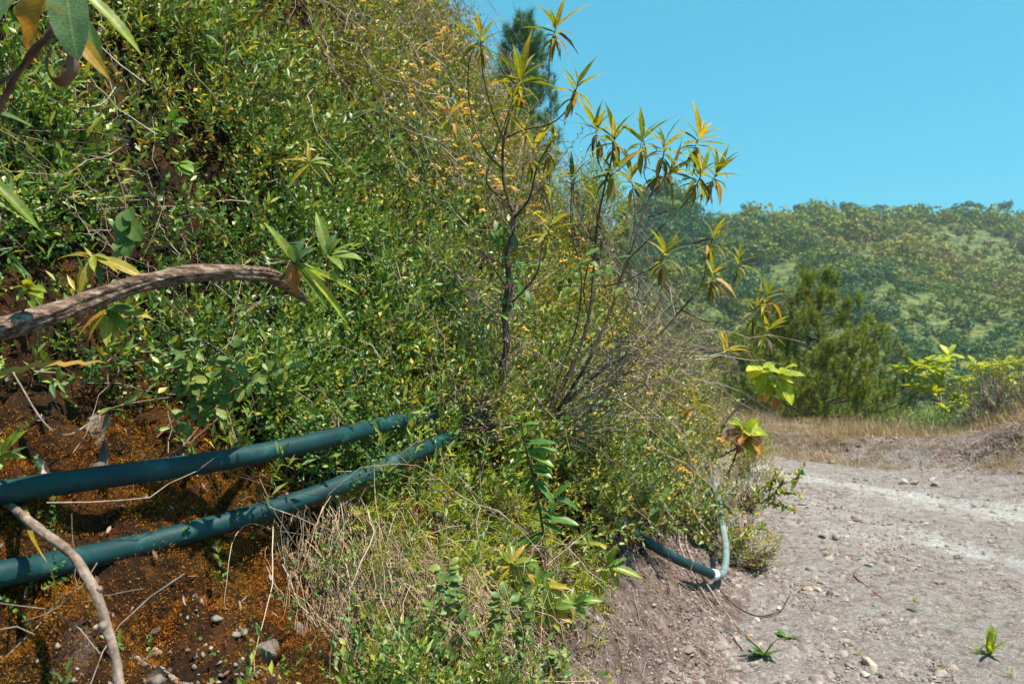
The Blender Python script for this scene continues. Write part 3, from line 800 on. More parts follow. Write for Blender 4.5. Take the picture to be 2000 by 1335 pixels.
M['shrub_bark'] = grain_mat('shrub_bark', [(.3, (.03, .02, .014)), (.55, (.09, .06, .045)), (.8, (.22, .16, .125))], 22, 6, .85, .7, 80, .004)
M['rock'] = grain_mat('grey_rock', [(.3, (.11, .10, .095)), (.5, (.23, .21, .20)), (.72, (.40, .37, .35))], 9, 8, .9, .8, 40, .01)

def pxpath(pts):
    return np.array([W(*q) for q in pts])

def tube_thing(name, pts, rad, material, label, cat, n=10, k=40, rough=0.0, group=None, world=False, ridges=0, smooth=True):
    p = spline(pts if world else pxpath(pts), k)
    r = np.interp(np.linspace(0, 1, k), np.linspace(0, 1, len(rad)), rad) if np.ndim(rad) else rad
    mb = MB(); tube(mb, p, r, n, rough, seed=random.randint(0, 90), ridges=ridges)
    o = mb.build(name, material, origin=tuple(p[0]), smooth=smooth)
    return tag(o, label, cat, group), p

UP = [(-420, 1010, 1.52), (-160, 985, 1.66), (0, 961, 1.79), (180, 934, 1.93), (330, 914, 2.05), (500, 886, 2.25), (620, 861, 2.42), (740, 832, 2.72), (830, 811, 3.08), (905, 797, 3.47), (960, 800, 3.8), (1060, 858, 4.25), (1150, 915, 4.45), (1230, 948, 4.8), (1305, 952, 5.6)]
LO = [(-420, 1180, 1.46), (-160, 1148, 1.58), (0, 1120, 1.69), (150, 1092, 1.85), (300, 1057, 2.02), (450, 1017, 2.18), (560, 985, 2.33), (680, 941, 2.52), (780, 897, 2.75), (860, 862, 3.04), (930, 842, 3.45), (1010, 862, 3.9), (1100, 930, 4.2), (1190, 1008, 4.4), (1250, 1048, 4.38), (1310, 1085, 4.5), (1370, 1112, 4.72), (1392, 1121, 4.82)]
PR = .0285
up_o, up_p = tube_thing('water_pipe', UP, PR, M['pipe'], 'upper of the two black pipes running along the bank, sky reflection painted teal', 'pipe', 20, 110, group='pipes along the bank')
lo_o, lo_p = tube_thing('water_pipe', LO, PR, M['pipe'], 'lower black pipe, sky reflection painted teal, that bends down to the white joint', 'pipe', 20, 130, group='pipes along the bank')
ve, vp = tube_thing('riser_pipe', [(1392, 1121, 4.82), (1406, 1123, 4.86), (1416, 1105, 4.98), (1418, 1080, 5.1), (1412, 1030, 5.4), (1405, 985, 5.8), (1397, 950, 6.3), (1388, 925, 6.7), (1380, 912, 7.1)], [.023, .022, .021, .020], M['pipe_grey'], 'thin grey blue pipe rising from the white joint beside yellow flowers', 'pipe', 14, 60)
jm = MB(); jd = unit(vp[1] - vp[0]); tube(jm, np.array([vp[0] - jd * .012, vp[0] + jd * .03]), .033, 16)
jt = jm.build('pipe_joint', M['white_plastic'], origin=tuple(vp[0]), smooth=False)
tag(jt, 'white collar joining the lower black pipe to the grey blue riser', 'pipe joint')

# ------------------------------------------------------------------ big woody pieces
log, logp = tube_thing('bent_branch', [(-330, 690, 1.42), (-160, 672, 1.52), (0, 642, 1.60), (90, 615, 1.66), (190, 580, 1.74), (280, 552, 1.80), (370, 535, 1.86), (455, 531, 1.92), (520, 536, 1.99), (556, 552, 2.08), (580, 572, 2.22), (600, 590, 2.4)],
                       [.0235, .0228, .0220, .0212, .0202, .019, .0178, .0162, .0135, .003], M['bark'], 'thick arching branch with rough grey brown bark above the pipes', 'branch', 56, 300, .12, ridges=.13, smooth=False)
stk, sp = tube_thing('crooked_stick', [(-40, 955, 1.86), (20, 988, 1.80), (62, 1022, 1.70), (100, 1052, 1.64), (142, 1084, 1.575), (172, 1130, 1.53), (196, 1180, 1.51), (208, 1222, 1.50), (222, 1270, 1.49), (233, 1335, 1.475), (240, 1420, 1.45)],
                     [.007, .0078, .0092, .0102, .0100, .0092, .0094, .0092, .009, .0095], M['stick'], 'crooked grey brown stick leaning over the lower pipe', 'stick', 18, 110, .16, smooth=True)
def knot(parent, p, r, material, name='knot'):
    mb = MB(); v, f = ICO2
    vv = v * (1 + .25 * fbm(v[:, 0], v[:, 1], v[:, 2], 2, 2, 5)[:, None]) * r + p
    mb.add(vv, f); o = mb.build(name, material, origin=tuple(p), smooth=True)
    o.parent = parent; o.location = Vector(p) - parent.location
    return o
knot(stk, sp[np.argmin(np.abs(project(sp)[1] - 1222))] + np.array([-.003, -.004, 0]), .0110, M['stick'])
knot(stk, sp[np.argmin(np.abs(project(sp)[1] - 1150))] + np.array([.011, -.002, .004]), .006, M['stick'])

def onbank(pts, off):
    return np.array([surf(x, y, off) for x, y in pts])
tube_thing('long_pole', onbank([(455, 565), (500, 640), (560, 720), (640, 805), (700, 862), (760, 915), (830, 982), (905, 1050), (960, 1102), (1002, 1142)], .045), [.0065, .007, .0075, .0085, .009], M['cane_grey'],
           'long straight grey pole lying slantwise behind the two pipes', 'pole', 10, 60, .06, world=True)

canes = [
    ([(612, 100), (650, 130), (690, 185), (730, 235), (770, 258), (840, 265)], .0034, 'cane', 'long brown cane slanting across the flowers of the upper slope'),
    ([(505, 362), (560, 345), (620, 328), (710, 325), (770, 355), (820, 385), (850, 420), (905, 455)], .0034, 'cane', 'arching brown cane above the leafy shoots'),
    ([(180, 195), (215, 245), (250, 300), (290, 370), (330, 430), (375, 490), (400, 520)], .0035, 'shrub_bark', 'dark slanting cane above the bent branch'),
    ([(60, 415), (130, 385), (190, 372), (265, 352)], .0032, 'cane', 'short pale twig lying level under the top edge leaves'),
    ([(420, 555), (470, 600), (520, 680), (555, 745)], .0036, 'cane_grey', 'grey twig hanging under the tip of the bent branch'),
    ([(590, 530), (640, 560), (690, 600), (730, 650), (770, 690)], .0042, 'cane', 'pale stem slanting down from the second leafy shoot'),
    ([(600, 545), (680, 537), (740, 545), (800, 575), (850, 610)], .0036, 'cane', 'pale arching twig beside the second leafy shoot'),
    ([(640, 430), (720, 480), (790, 525), (840, 560), (880, 600)], .0030, 'cane', 'thin cane running down through the middle of the thicket'),
    ([(520, 470), (620, 440), (740, 415), (860, 405)], .0026, 'twig', 'fine twig crossing level over the middle thicket'),
    ([(780, 690), (850, 685), (930, 665), (1010, 672)], .0030, 'cane', 'pale twig lying level left of the dark trunk'),
    ([(1000, 755), (1060, 790), (1105, 845), (1160, 855), (1235, 842)], .0036, 'cane', 'pale crooked twig dropping beside the glossy leaved sprig'),
    ([(955, 1075), (1040, 1065), (1090, 1080), (1160, 1110)], .0028, 'cane', 'pale bent twig above the clump of round leaves'),
    ([(1000, 1180), (1060, 1110), (1120, 1060), (1160, 1030)], .0024, 'cane', 'fine pale twig rising across the glossy sprig'),
    ([(20, 720), (110, 845), (240, 790), (330, 775)], .0022, 'twig', 'thin bowed twig above the upper pipe'),
]
for i, (pts, r, mt, lab) in enumerate(canes):
    Pc = np.array([(lambda q0: surf(x, y, .17 if q0[1] < 3.6 else .42))(surf(x, y)) for x, y in pts])
    tube_thing('dry_cane', Pc, [r, r * .9, r * .55], M[mt], lab, 'twig', 6, 40, .08, 'dry canes on the bank', world=True)
for pts, r, lab in (([(345, 885), (400, 820), (470, 745), (520, 690), (560, 645)], .0030, 'red brown stem rising from the upper pipe to the round leaves'),
                    ([(300, 860), (370, 790), (430, 735), (500, 690)], .0026, 'thin reddish stem leaning under the round leaf sprigs'),
                    ([(520, 745), (440, 805), (330, 900)], .0026, 'lower reddish stem above the middle of the upper pipe')):
    tube_thing('reddish_stem', onbank(pts, .16), [r, r, r * .5], M['red_cane'], lab, 'stem', 6, 30, .06, 'reddish stems', world=True)
for pts, r, lab in (([(1322, 1022), (1345, 1105), (1385, 1175), (1452, 1268)], .006, 'pale stick lying down the bare cut, lower of a pair'),
                    ([(1338, 1030), (1362, 1110), (1410, 1185), (1475, 1258)], .006, 'pale stick lying down the bare cut, upper of a pair')):
    tube_thing('fallen_stick', onbank(pts, .05), [r, r, r * .6], M['cane'], lab, 'stick', 7, 30, .1, 'sticks on the bare cut', world=True)

# ------------------------------------------------------------------ large leaves: one mesh per form, one object per leaf
def leaf_mesh(name, material, ratio=.24, curl=.25, fold=.25, wave=.0, shape=(.7, 1.3), seg=8, twist=0.0, serr=0.0, seed=0):
    """a leaf of length 1 along +x, upper face +z; shape sets how far the widest place sits from the base"""
    q = np.random.default_rng(seed + 3)
    t = np.linspace(0, 1, seg + 1)
    w = (t ** shape[0]) * ((1 - t) ** shape[1]); w = w / w.max() * ratio * .5
    w[0] = ratio * .05; w[-1] = .002
    if serr: w = w * (1 + serr * np.where(np.arange(seg + 1) % 2, 1, -1) * (t > .1) * (t < .97))
    an = -curl * t ** 1.2 * 2.2
    x = np.concatenate([[0], np.cumsum(np.cos(.5 * (an[1:] + an[:-1])) / seg)]); z = np.concatenate([[0], np.cumsum(np.sin(.5 * (an[1:] + an[:-1])) / seg)])
    wv = wave * np.sin(t * 17 + q.uniform(0, 6))
    tw = twist * t
    V = []
    for k, sgn in enumerate((-1, -.5, 0, .5, 1)):
        yy = sgn * w
        up = np.abs(sgn) * w * fold + wv * sgn * sgn * (1 if sgn > 0 else -1) * ratio
        y2 = yy * np.cos(tw) - up * np.sin(tw); u2 = yy * np.sin(tw) + up * np.cos(tw)
        V.append(np.stack([x - u2 * np.sin(an), y2, z + u2 * np.cos(an)], -1))
    V = np.stack(V, 1).reshape(-1, 3)
    i = np.arange(seg)[:, None] * 5; j = np.arange(4)[None]
    f = np.stack([i + j, i + 5 + j, i + 6 + j, i + 1 + j], -1).reshape(-1, 4)
    mb = MB(); mb.add(V, f)
    return mb.mesh(name, material, smooth=True)

M['lf_olive'] = leaf_mat('olive_rosette_leaf', [(0, (.07, .10, .014)), (.5, (.15, .175, .02)), (.85, (.26, .23, .025)), (1, (.33, .23, .03))], .45, .45, (1.7, 1.5, .35), per='object', spec=.4)
M['lf_orange'] = leaf_mat('withering_orange_leaf', [(0, (.28, .10, .03)), (.5, (.42, .21, .04)), (1, (.5, .32, .06))], .6, .35, (1.4, 1.1, .5), per='object')
M['lf_brown'] = leaf_mat('dead_brown_leaf', [(0, (.06, .025, .018)), (1, (.14, .07, .05))], .7, .15, (1.2, 1, .7), per='object')
M['lf_grey'] = leaf_mat('dried_grey_leaf', [(0, (.10, .095, .085)), (1, (.20, .19, .175))], .85, .1, (1, 1, .9), per='object', bump=.6)
M['lf_glossy'] = leaf_mat('glossy_green_leaf', [(0, (.04, .12, .022)), (.6, (.085, .19, .03)), (1, (.16, .24, .035))], .36, .3, (1.6, 1.5, .4), per='object', spec=.45)
M['lf_lime'] = leaf_mat('lime_leaf', [(0, (.12, .19, .025)), (.6, (.20, .26, .03)), (1, (.30, .31, .04))], .4, .42, (1.5, 1.4, .35), per='object')
M['lf_mid'] = leaf_mat('mid_green_leaf', [(0, (.04, .10, .03)), (.6, (.075, .15, .04)), (1, (.13, .19, .04))], .5, .38, (1.6, 1.5, .4), per='object')
M['lf_yellow'] = leaf_mat('yellowing_leaf', [(0, (.24, .20, .02)), (.6, (.38, .27, .03)), (1, (.46, .26, .035))], .5, .4, (1.3, 1.2, .4), per='object')
M['lf_velvet'] = leaf_mat('velvety_leaf', [(0, (.07, .135, .06)), (1, (.10, .17, .075))], .8, .3, (1.5, 1.5, .5), per='object', bump=.7, spec=.2)
M['lf_round'] = leaf_mat('dull_round_leaf', [(0, (.06, .12, .025)), (.6, (.10, .17, .035)), (1, (.19, .23, .045))], .5, .32, (1.5, 1.4, .4), per='object')
M['lf_umbrella'] = leaf_mat('yellow_green_whorl_leaf', [(0, (.18, .27, .02)), (.6, (.34, .40, .028)), (1, (.46, .45, .045))], .5, .4, (1.5, 1.3, .3), per='object', spec=.3)
M['lf_pink'] = leaf_mat('pinkish_dry_leaf', [(0, (.36, .22, .17)), (1, (.48, .33, .27))], .7, .2, (1.2, 1, .8), per='object')

LM = {}
for k in range(3):
    LM['olive', k] = leaf_mesh('lance_leaf', M['lf_olive'], .155, (.20, .42, .60)[k], .35, .03, (.8, 1.5), 8, .15 * k, seed=k)
LM['olive_orange'] = leaf_mesh('lance_leaf', M['lf_orange'], .22, .35, .4, .05, (.8, 1.4), 8, .4, seed=4)
LM['olive_brown'] = leaf_mesh('lance_leaf', M['lf_brown'], .20, .25, .6, .06, (.8, 1.4), 8, .6, seed=5)
for k in range(2):
    LM['glossy', k] = leaf_mesh('oblong_leaf', M['lf_glossy'], .33, (.12, .3)[k], .3, .02, (.75, .9), 9, .1 * k, seed=7 + k)
    LM['lime', k] = leaf_mesh('oblong_leaf', M['lf_lime'], .32, (.15, .35)[k], .3, .03, (.8, 1.0), 9, .1 * k, seed=11 + k)
    LM['mid', k] = leaf_mesh('lance_leaf', M['lf_mid'], .26, (.15, .35)[k], .3, .03, (.8, 1.2), 9, .2 * k, seed=14 + k)
    LM['round', k] = leaf_mesh('round_leaf', M['lf_round'], .62, (.1, .3)[k], .2, .02, (.55, .6), 8, .1, seed=18 + k)
    LM['umb', k] = leaf_mesh('broad_leaf', M['lf_umbrella'], .42, (.2, .45)[k], .25, .04, (.8, .9), 7, .1, seed=22 + k)
LM['serr'] = leaf_mesh('serrated_leaf', M['lf_lime'], .27, .10, .35, .02, (.75, 1.05), 22, .1, .07, seed=30)
LM['serr_wide'] = leaf_mesh('serrated_leaf', M['lf_lime'], .40, .30, .25, .02, (.7, .95), 22, .1, .05, seed=31)
LM['serr_roll'] = leaf_mesh('serrated_leaf', M['lf_lime'], .13, .12, .9, .0, (.6, .8), 22, .3, .05, seed=32)
LM['serr_velvet'] = leaf_mesh('serrated_leaf', M['lf_velvet'], .45, .2, .4, .02, (.7, 1.0), 22, .1, .05, seed=33)
LM['velvet'] = leaf_mesh('velvety_leaf', M['lf_velvet'], .44, .28, .18, .015, (.6, .75), 14, .05, seed=34)
LM['yellow'] = leaf_mesh('lance_leaf', M['lf_yellow'], .24, .22, .25, .03, (.8, 1.2), 10, .25, seed=35)
LM['orange_wide'] = leaf_mesh('withered_leaf', M['lf_orange'], .55, .25, .55, .06, (.7, 1.1), 12, .3, seed=36)
LM['grey_dry'] = leaf_mesh('dried_leaf', M['lf_grey'], .44, .12, .5, .10, (.6, .9), 14, .9, seed=37)
LM['pink'] = leaf_mesh('dry_leaf', M['lf_pink'], .4, .25, .8, .05, (.7, 1), 10, .5, seed=38)

class Plant:
    def __init__(s, name, base, label, cat, group=None):
        s.root = thing(name, base, label, cat, group); s.base = np.array(base, float)
    def stem(s, path, rad, name='stem', material=None, n=6, k=None, world=True, rough=.1):
        p = spline(path, k or max(8, 5 * len(path))); mb = MB()
        r = np.interp(np.linspace(0, 1, len(p)), np.linspace(0, 1, len(rad)), rad) if np.ndim(rad) else np.full(len(p), rad)
        tube(mb, p, r, n, rough, seed=random.randint(0, 99))
        mb.build(name, material or M['shrub_bark'], s.root, smooth=True); return p
    def leaf(s, mesh, pos, direc, up=(0, 0, 1), L=.1, wid=1.0, name='leaf', label=None):
        d = Vector(direc).normalized(); u = Vector(up)
        y = u.cross(d)
        if y.length < 1e-3: y = Vector((1, 0, 0)).cross(d)
        y.normalize(); z = d.cross(y)
        o = bpy.data.objects.new(name, mesh); C.objects.link(o); o.parent = s.root
        o.matrix_local = Matrix.Translation(Vector(pos) - Vector(s.base)) @ Matrix((d, y, z)).transposed().to_4x4() @ Matrix.Diagonal((L, L * wid, L, 1))
        if label: o['label'] = label
        return o
    def rosette(s, p, ax, n, L, kinds, spread=(18, 118), odd=(), podd=.12, base_off=.012, flat=0.0):
        ax = unit(np.array(ax, float)); e1 = unit(np.cross(ax, [.3, .9, .2])); e2 = np.cross(ax, e1)
        a0 = random.uniform(0, 6.28)
        for k in range(n):
            t = (k + .5) / n; ph = a0 + 2.4 * k + random.gauss(0, .2)
            th = math.radians(spread[0] + (spread[1] - spread[0]) * t + random.gauss(0, 8))
            rad = math.cos(ph) * e1 + math.sin(ph) * e2
            d = math.cos(th) * ax + math.sin(th) * rad
            u = ax * .8 - rad * math.cos(th) * .8 + np.array([0, 0, .5])
            ms = random.choice(odd) if (odd and random.random() < podd * (.3 + 1.6 * t)) else kinds[min(len(kinds) - 1, int(t * len(kinds)))]
            if ms in odd: d = unit(d + np.array([0, 0, -.8]))
            s.leaf(LM[ms], p - ax * base_off * t * 3, d, u, L * random.uniform(.72, 1.15) * (.7 + .45 * math.sin(math.pi * min(1, t + .25))), random.uniform(.8, 1.15))

def bush(name, base, H, Rr, n, lL, lW, mt, label, cat='bush', group=None, m=12, T=T2, ln=.24, flowers=0, dens=1, sm='twig', seed=3):
    root = thing(name, base, label, cat, group); base = np.array(base, float)
    d = unit(rng.normal(size=(n, 3)) * np.array([1, 1, .9]) + np.array([0, 0, .25]))
    r = rng.uniform(.45, 1, n) ** .6
    lob = 1 + .35 * fbm(d[:, 0], d[:, 1], d[:, 2], 2.2, 2, seed)
    P = base + np.array([0, 0, H * .5]) + d * (np.array([Rr, Rr, H * .5]) * (r * lob)[:, None])
    P[:, 2] = np.maximum(P[:, 2], base[2] + .03)
    mL, mS = MB(), MB()
    sprigs(mL, None, P, unit(d * .7 + np.array([0, 0, .8]) + rng.normal(0, .35, (n, 3))), rng.uniform(.6, 1.3, n) * ln, m, lL, lW, T, 50, .2)
    k = min(n, 60)
    pa = np.stack([base + rng.normal(0, .03, (k, 3)) * [1, 1, 0] + (P[:k] - base) * np.array([t ** 1.3, t ** 1.3, t]) for t in np.linspace(0, 1, 6)], 1)
    many_tubes(mS, pa, .006 + .006 * H, .002)
    stuffpart(mL.build('foliage', M[mt], root)); stuffpart(mS.build('stems', M[sm], root))
    if flowers:
        fm = MB(); top = np.argsort(-P[:, 2] - rng.uniform(0, H * .6, n))[:flowers]
        florets(fm, P[top] + np.array([0, 0, ln * .8]), rng.uniform(.018, .03, flowers), 10); stuffpart(fm.build('flowers', M['flower_orange'], root))
    return root

OL = [('olive', 0), ('olive', 0), ('olive', 1), ('olive', 1), ('olive', 2)]
ODD = ['olive_orange', 'olive_orange', 'olive_brown']
def shrub(name, base_px, trunks, tips, label, L=.14):
    """a long leaved shrub: branches given as picture paths with a distance; rosettes at their tips"""
    pl = Plant(name, W(*base_px), label, 'shrub')
    for pts, r, nm in trunks: pl.stem(pxpath(pts), [q * (.62 if nm == 'trunk' else .60) for q in r], nm, n=8, rough=.2)
    for (x, y, z, n, ax, sc) in tips: pl.rosette(W(x, y, z), ax, n + 8, L * sc * random.uniform(.85, 1.15), OL, odd=ODD, podd=.10, spread=(20, 150), base_off=.030)
    return pl

ZA = 3.45
A_tr = [([(978, 845, ZA + .1), (986, 790, ZA + .05), (979, 735, ZA + .05), (990, 670, ZA), (985, 610, ZA), (994, 550, ZA), (990, 500, ZA), (1001, 455, ZA), (1003, 415, ZA)], [.027, .024, .021, .018], 'trunk'),
        ([(1003, 415, ZA), (988, 375, ZA), (982, 320, ZA), (984, 270, ZA), (1000, 215, ZA), (1014, 165, ZA), (1018, 148, ZA)], [.013, .011, .009, .006, .005], 'branch'),
        ([(984, 275, ZA), (958, 205, ZA - .1), (943, 140, ZA - .15), (938, 76, ZA - .2)], [.007, .005, .004], 'branch'),
        ([(980, 328, ZA), (952, 300, ZA + .1), (928, 250, ZA + .15), (915, 180, ZA + .15), (918, 115, ZA + .1), (938, 72, ZA + .1)], [.008, .007, .005, .004], 'branch'),
        ([(1000, 405, ZA), (950, 350, ZA - .1), (965, 300, ZA - .1), (985, 245, ZA - .1), (1003, 190, ZA - .1)], [.007, .006, .004], 'branch'),
        ([(982, 285, ZA), (1000, 245, ZA + .2), (1040, 212, ZA + .25), (1068, 178, ZA + .3), (1073, 120, ZA + .3), (1076, 85, ZA + .3), (1086, 55, ZA + .3)], [.008, .006, .005, .004], 'branch'),
        ([(990, 268, ZA), (1035, 251, ZA - .2), (1075, 242, ZA - .25), (1105, 217, ZA - .3), (1118, 192, ZA - .3), (1129, 165, ZA - .3)], [.007, .005, .004], 'branch'),
        ([(1005, 425, ZA), (1016, 375, ZA + .1), (1024, 300, ZA + .15), (1029, 240, ZA + .2)], [.009, .007, .005], 'branch'),
        ([(1005, 425, ZA), (1035, 385, ZA - .1), (1048, 330, ZA - .15), (1075, 282, ZA - .2), (1082, 274, ZA - .2)], [.010, .007, .004], 'branch'),
        ([(1048, 365, ZA), (1068, 390, ZA), (1080, 430, ZA + .1), (1072, 340, ZA + .1)], [.005, .004, .003], 'branch'),
        ([(986, 600, ZA), (1020, 570, ZA - .2), (1050, 530, ZA - .3), (1062, 470, ZA - .3), (1078, 440, ZA - .3)], [.007, .006, .004], 'branch'),
        ([(988, 560, ZA), (960, 520, ZA - .2), (935, 495, ZA - .3), (902, 478, ZA - .3)], [.006, .005, .003], 'branch')]
A_tips = [(939, 68, ZA - .05, 13, (-.1, 0, 1), 1.1), (1018, 145, ZA, 13, (.1, 0, 1), 1.1), (1087, 50, ZA + .3, 11, (.1, 0, 1), 1.05), (1129, 162, ZA - .3, 10, (.4, 0, 1), 1.0),
          (1003, 188, ZA - .1, 7, (.1, -.2, 1), .8), (1082, 274, ZA - .2, 7, (.3, 0, 1), .8), (1029, 240, ZA + .2, 7, (0, -.2, 1), .75), (1072, 338, ZA + .1, 9, (.3, -.2, 1), .9), (1078, 436, ZA - .3, 9, (.3, -.4, 1), .95),
          (918, 135, ZA + .15, 5, (-.4, -.2, .2), .75), (1045, 285, ZA - .15, 7, (.2, -.4, .8), .9), (880, 215, ZA + .3, 9, (-.3, -.3, 1), 1.0)]
tsh = shrub('tall_shrub', (978, 845, ZA + .1), A_tr, A_tips, 'tall thin shrub with a dark trunk and leaf whorls against the sky')

tm = MB(); k = 90
o0 = np.array([W(984, 820, ZA)]) + rng.uniform(0, 1, (k, 1)) * (W(1000, 430, ZA) - W(984, 820, ZA))
dv = unit(np.stack([rng.normal(0, .8, k), rng.normal(-.3, .4, k), rng.normal(.35, .5, k)], -1)); ln = rng.uniform(.10, .42, k)
many_tubes(tm, np.stack([o0 + dv * (ln * t)[:, None] + rng.normal(0, .010, (k, 3)) * (t > 0) + np.array([0, 0, -.10]) * (ln * t * t)[:, None] for t in np.linspace(0, 1, 7)], 1), rng.uniform(.0015, .0034, k), .001)
stuffpart(tm.build('bare_twigs', M['twig'], tsh.root))

ZB = 3.75
B_tr = [([(1045, 868, ZB), (1075, 800, ZB), (1118, 715, ZB), (1150, 620, ZB), (1160, 520, ZB), (1166, 440, ZB), (1182, 360, ZB), (1198, 290, ZB), (1200, 265, ZB)], [.017, .015, .012, .009, .006], 'stem'),
        ([(1190, 360, ZB), (1168, 310, ZB + .1), (1164, 262, ZB + .1), (1164, 250, ZB + .1)], [.005, .004, .003], 'branch'),
        ([(1190, 345, ZB), (1222, 320, ZB + .1), (1250, 290, ZB + .1), (1254, 272, ZB + .1)], [.005, .004, .003], 'branch'),
        ([(1090, 800, ZB), (1140, 720, ZB - .1), (1195, 600, ZB - .1), (1228, 505, ZB - .1), (1252, 430, ZB - .1), (1275, 370, ZB - .1), (1295, 310, ZB - .1), (1298, 285, ZB - .1)], [.014, .013, .010, .007, .004], 'stem'),
        ([(1268, 385, ZB - .1), (1310, 340, ZB), (1345, 310, ZB), (1366, 268, ZB)], [.005, .004, .003], 'branch'),
        ([(1275, 375, ZB - .1), (1258, 340, ZB - .1), (1262, 300, ZB - .1), (1255, 268, ZB - .1)], [.004, .003], 'branch'),
        ([(1228, 505, ZB - .1), (1290, 445, ZB - .2), (1335, 400, ZB - .2), (1365, 352, ZB - .2), (1372, 335, ZB - .2)], [.007, .006, .004], 'branch'),
        ([(1265, 425, ZB - .1), (1330, 402, ZB), (1375, 375, ZB + .1), (1402, 335, ZB + .1)], [.005, .004, .003], 'branch'),
        ([(1195, 600, ZB - .1), (1222, 505, ZB + .1), (1240, 430, ZB + .1), (1233, 345, ZB + .1)], [.005, .004, .003], 'branch'),
        ([(1100, 790, ZB + .2), (1180, 720, ZB + .2), (1280, 660, ZB + .2), (1330, 605, ZB + .2), (1370, 555, ZB + .2), (1385, 490, ZB + .2), (1392, 465, ZB + .2)], [.016, .014, .010, .007, .004], 'stem'),
        ([(1330, 605, ZB + .2), (1385, 628, ZB + .3), (1440, 625, ZB + .3), (1475, 605, ZB + .3), (1498, 575, ZB + .3)], [.006, .005, .003], 'branch'),
        ([(1455, 620, ZB + .3), (1485, 640, ZB + .3), (1503, 645, ZB + .3)], [.004, .003], 'branch'),
        ([(1370, 555, ZB + .2), (1410, 575, ZB + .2), (1430, 555, ZB + .2), (1445, 505, ZB + .2)], [.005, .004, .003], 'branch'),
        ([(1280, 660, ZB + .2), (1350, 680, ZB + .2), (1420, 680, ZB + .2)], [.005, .004, .003], 'branch'),
        ([(1180, 560, ZB - .1), (1240, 540, ZB - .3), (1290, 510, ZB - .3), (1302, 490, ZB - .3)], [.006, .005, .003], 'branch'),
        ([(1060, 850, ZB + .1), (1090, 740, ZB + .2), (1125, 640, ZB + .2), (1135, 540, ZB + .2), (1115, 440, ZB + .2), (1118, 350, ZB + .2)], [.009, .008, .006, .004], 'stem'),
        ([(1250, 690, ZB + .2), (1300, 770, ZB + .1), (1350, 800, ZB + .1), (1368, 790, ZB + .1)], [.004, .003], 'branch')]
B_tips = [(1164, 245, ZB + .1, 10, (-.2, 0, 1), 1.0), (1200, 262, ZB, 12, (0, 0, 1), 1.05), (1255, 266, ZB, 12, (0, -.1, 1), 1.05), (1298, 280, ZB - .1, 14, (.1, 0, 1), 1.15), (1367, 265, ZB, 12, (.3, 0, 1), 1.05), (1232, 340, ZB + .1, 8, (-.1, -.1, 1), .9),
          (1373, 332, ZB - .2, 15, (.4, -.1, 1), 1.15), (1403, 332, ZB + .1, 11, (.5, 0, 1), 1.05), (1393, 460, ZB + .2, 10, (.1, 0, 1), .85), (1302, 486, ZB - .3, 13, (.2, -.2, 1), 1.05), (1445, 503, ZB + .2, 11, (.2, 0, 1), .8), (1392, 530, ZB + .1, 13, (.1, -.3, 1), 1.05),
          (1499, 573, ZB + .3, 12, (.3, 0, 1), .9), (1504, 640, ZB + .3, 10, (.4, 0, .6), .9), (1422, 680, ZB + .2, 11, (.5, 0, .5), .9), (1118, 345, ZB + .2, 10, (-.1, 0, 1), .95), (1369, 788, ZB + .1, 6, (.5, 0, .2), .8), (1205, 325, ZB - .05, 8, (.3, -.5, .4), 1.05), (1310, 335, ZB - .1, 9, (.4, -.5, .2), 1.1), (1480, 600, ZB + .3, 7, (.2, -.4, .6), .8)]
brsh = shrub('branching_shrub', (1045, 868, ZB), B_tr, B_tips, 'many stemmed shrub with long drooping leaves leaning towards the road', .145)

tm = MB(); k = 190
t0 = rng.uniform(0, 1, k); o0 = np.array([W(1060, 850, ZB)]) + t0[:, None] * (W(1290, 660, ZB) - W(1060, 850, ZB)) + rng.normal(0, .10, (k, 3))
dv = unit(np.stack([rng.normal(.75, .5, k), rng.normal(-.1, .35, k), rng.normal(.45, .55, k)], -1)); ln = rng.uniform(.15, .6, k)
tp = np.stack([o0 + dv * (ln * t)[:, None] + rng.normal(0, .012, (k, 3)) * (t > 0) + np.array([0, 0, -.12]) * (ln * t * t)[:, None] for t in np.linspace(0, 1, 7)], 1)
many_tubes(tm, tp, rng.uniform(.0018, .0042, k), .001)
stuffpart(tm.build('bare_twigs', M['twig'], brsh.root))

# broad green vine leaves round the dark trunk
vine = Plant('climbing_vine', W(1000, 470, ZA - .08), 'broad leaved green vine round the dark trunk of the tall shrub', 'vine')
vine.stem(pxpath([(985, 620, ZA - .06), (1000, 560, ZA - .08), (985, 500, ZA - .08), (1003, 440, ZA - .06)]), .003, material=M['stem'])
for i in range(26):
    y = random.uniform(430, 620); x = 990 + random.gauss(0, 22)
    vine.leaf(LM[('glossy', 'mid')[i % 2], i % 2], W(x, y, ZA - .1 + random.gauss(0, .06)), (random.gauss(0, 1), random.gauss(-.4, .6), random.gauss(-.3, .5)), (0, -.4, 1), random.uniform(.05, .085), 1.5)
vine2 = Plant('climbing_vine', W(1140, 535, ZB - .2), 'small clump of broad green leaves between the two long leaved shrubs', 'vine')
vine2.stem(pxpath([(1150, 620, ZB), (1140, 570, ZB - .1), (1150, 510, ZB - .2)]), .003, material=M['stem'])
for i in range(22):
    vine2.leaf(LM[('glossy', 'mid')[i % 2], i % 2], W(1150 + random.gauss(0, 38), 530 + random.gauss(0, 22), ZB - .2 + random.gauss(0, .06)), (random.gauss(0, 1), random.gauss(-.4, .6), random.gauss(-.2, .5)), (0, -.4, 1), random.uniform(.05, .08), 1.5)

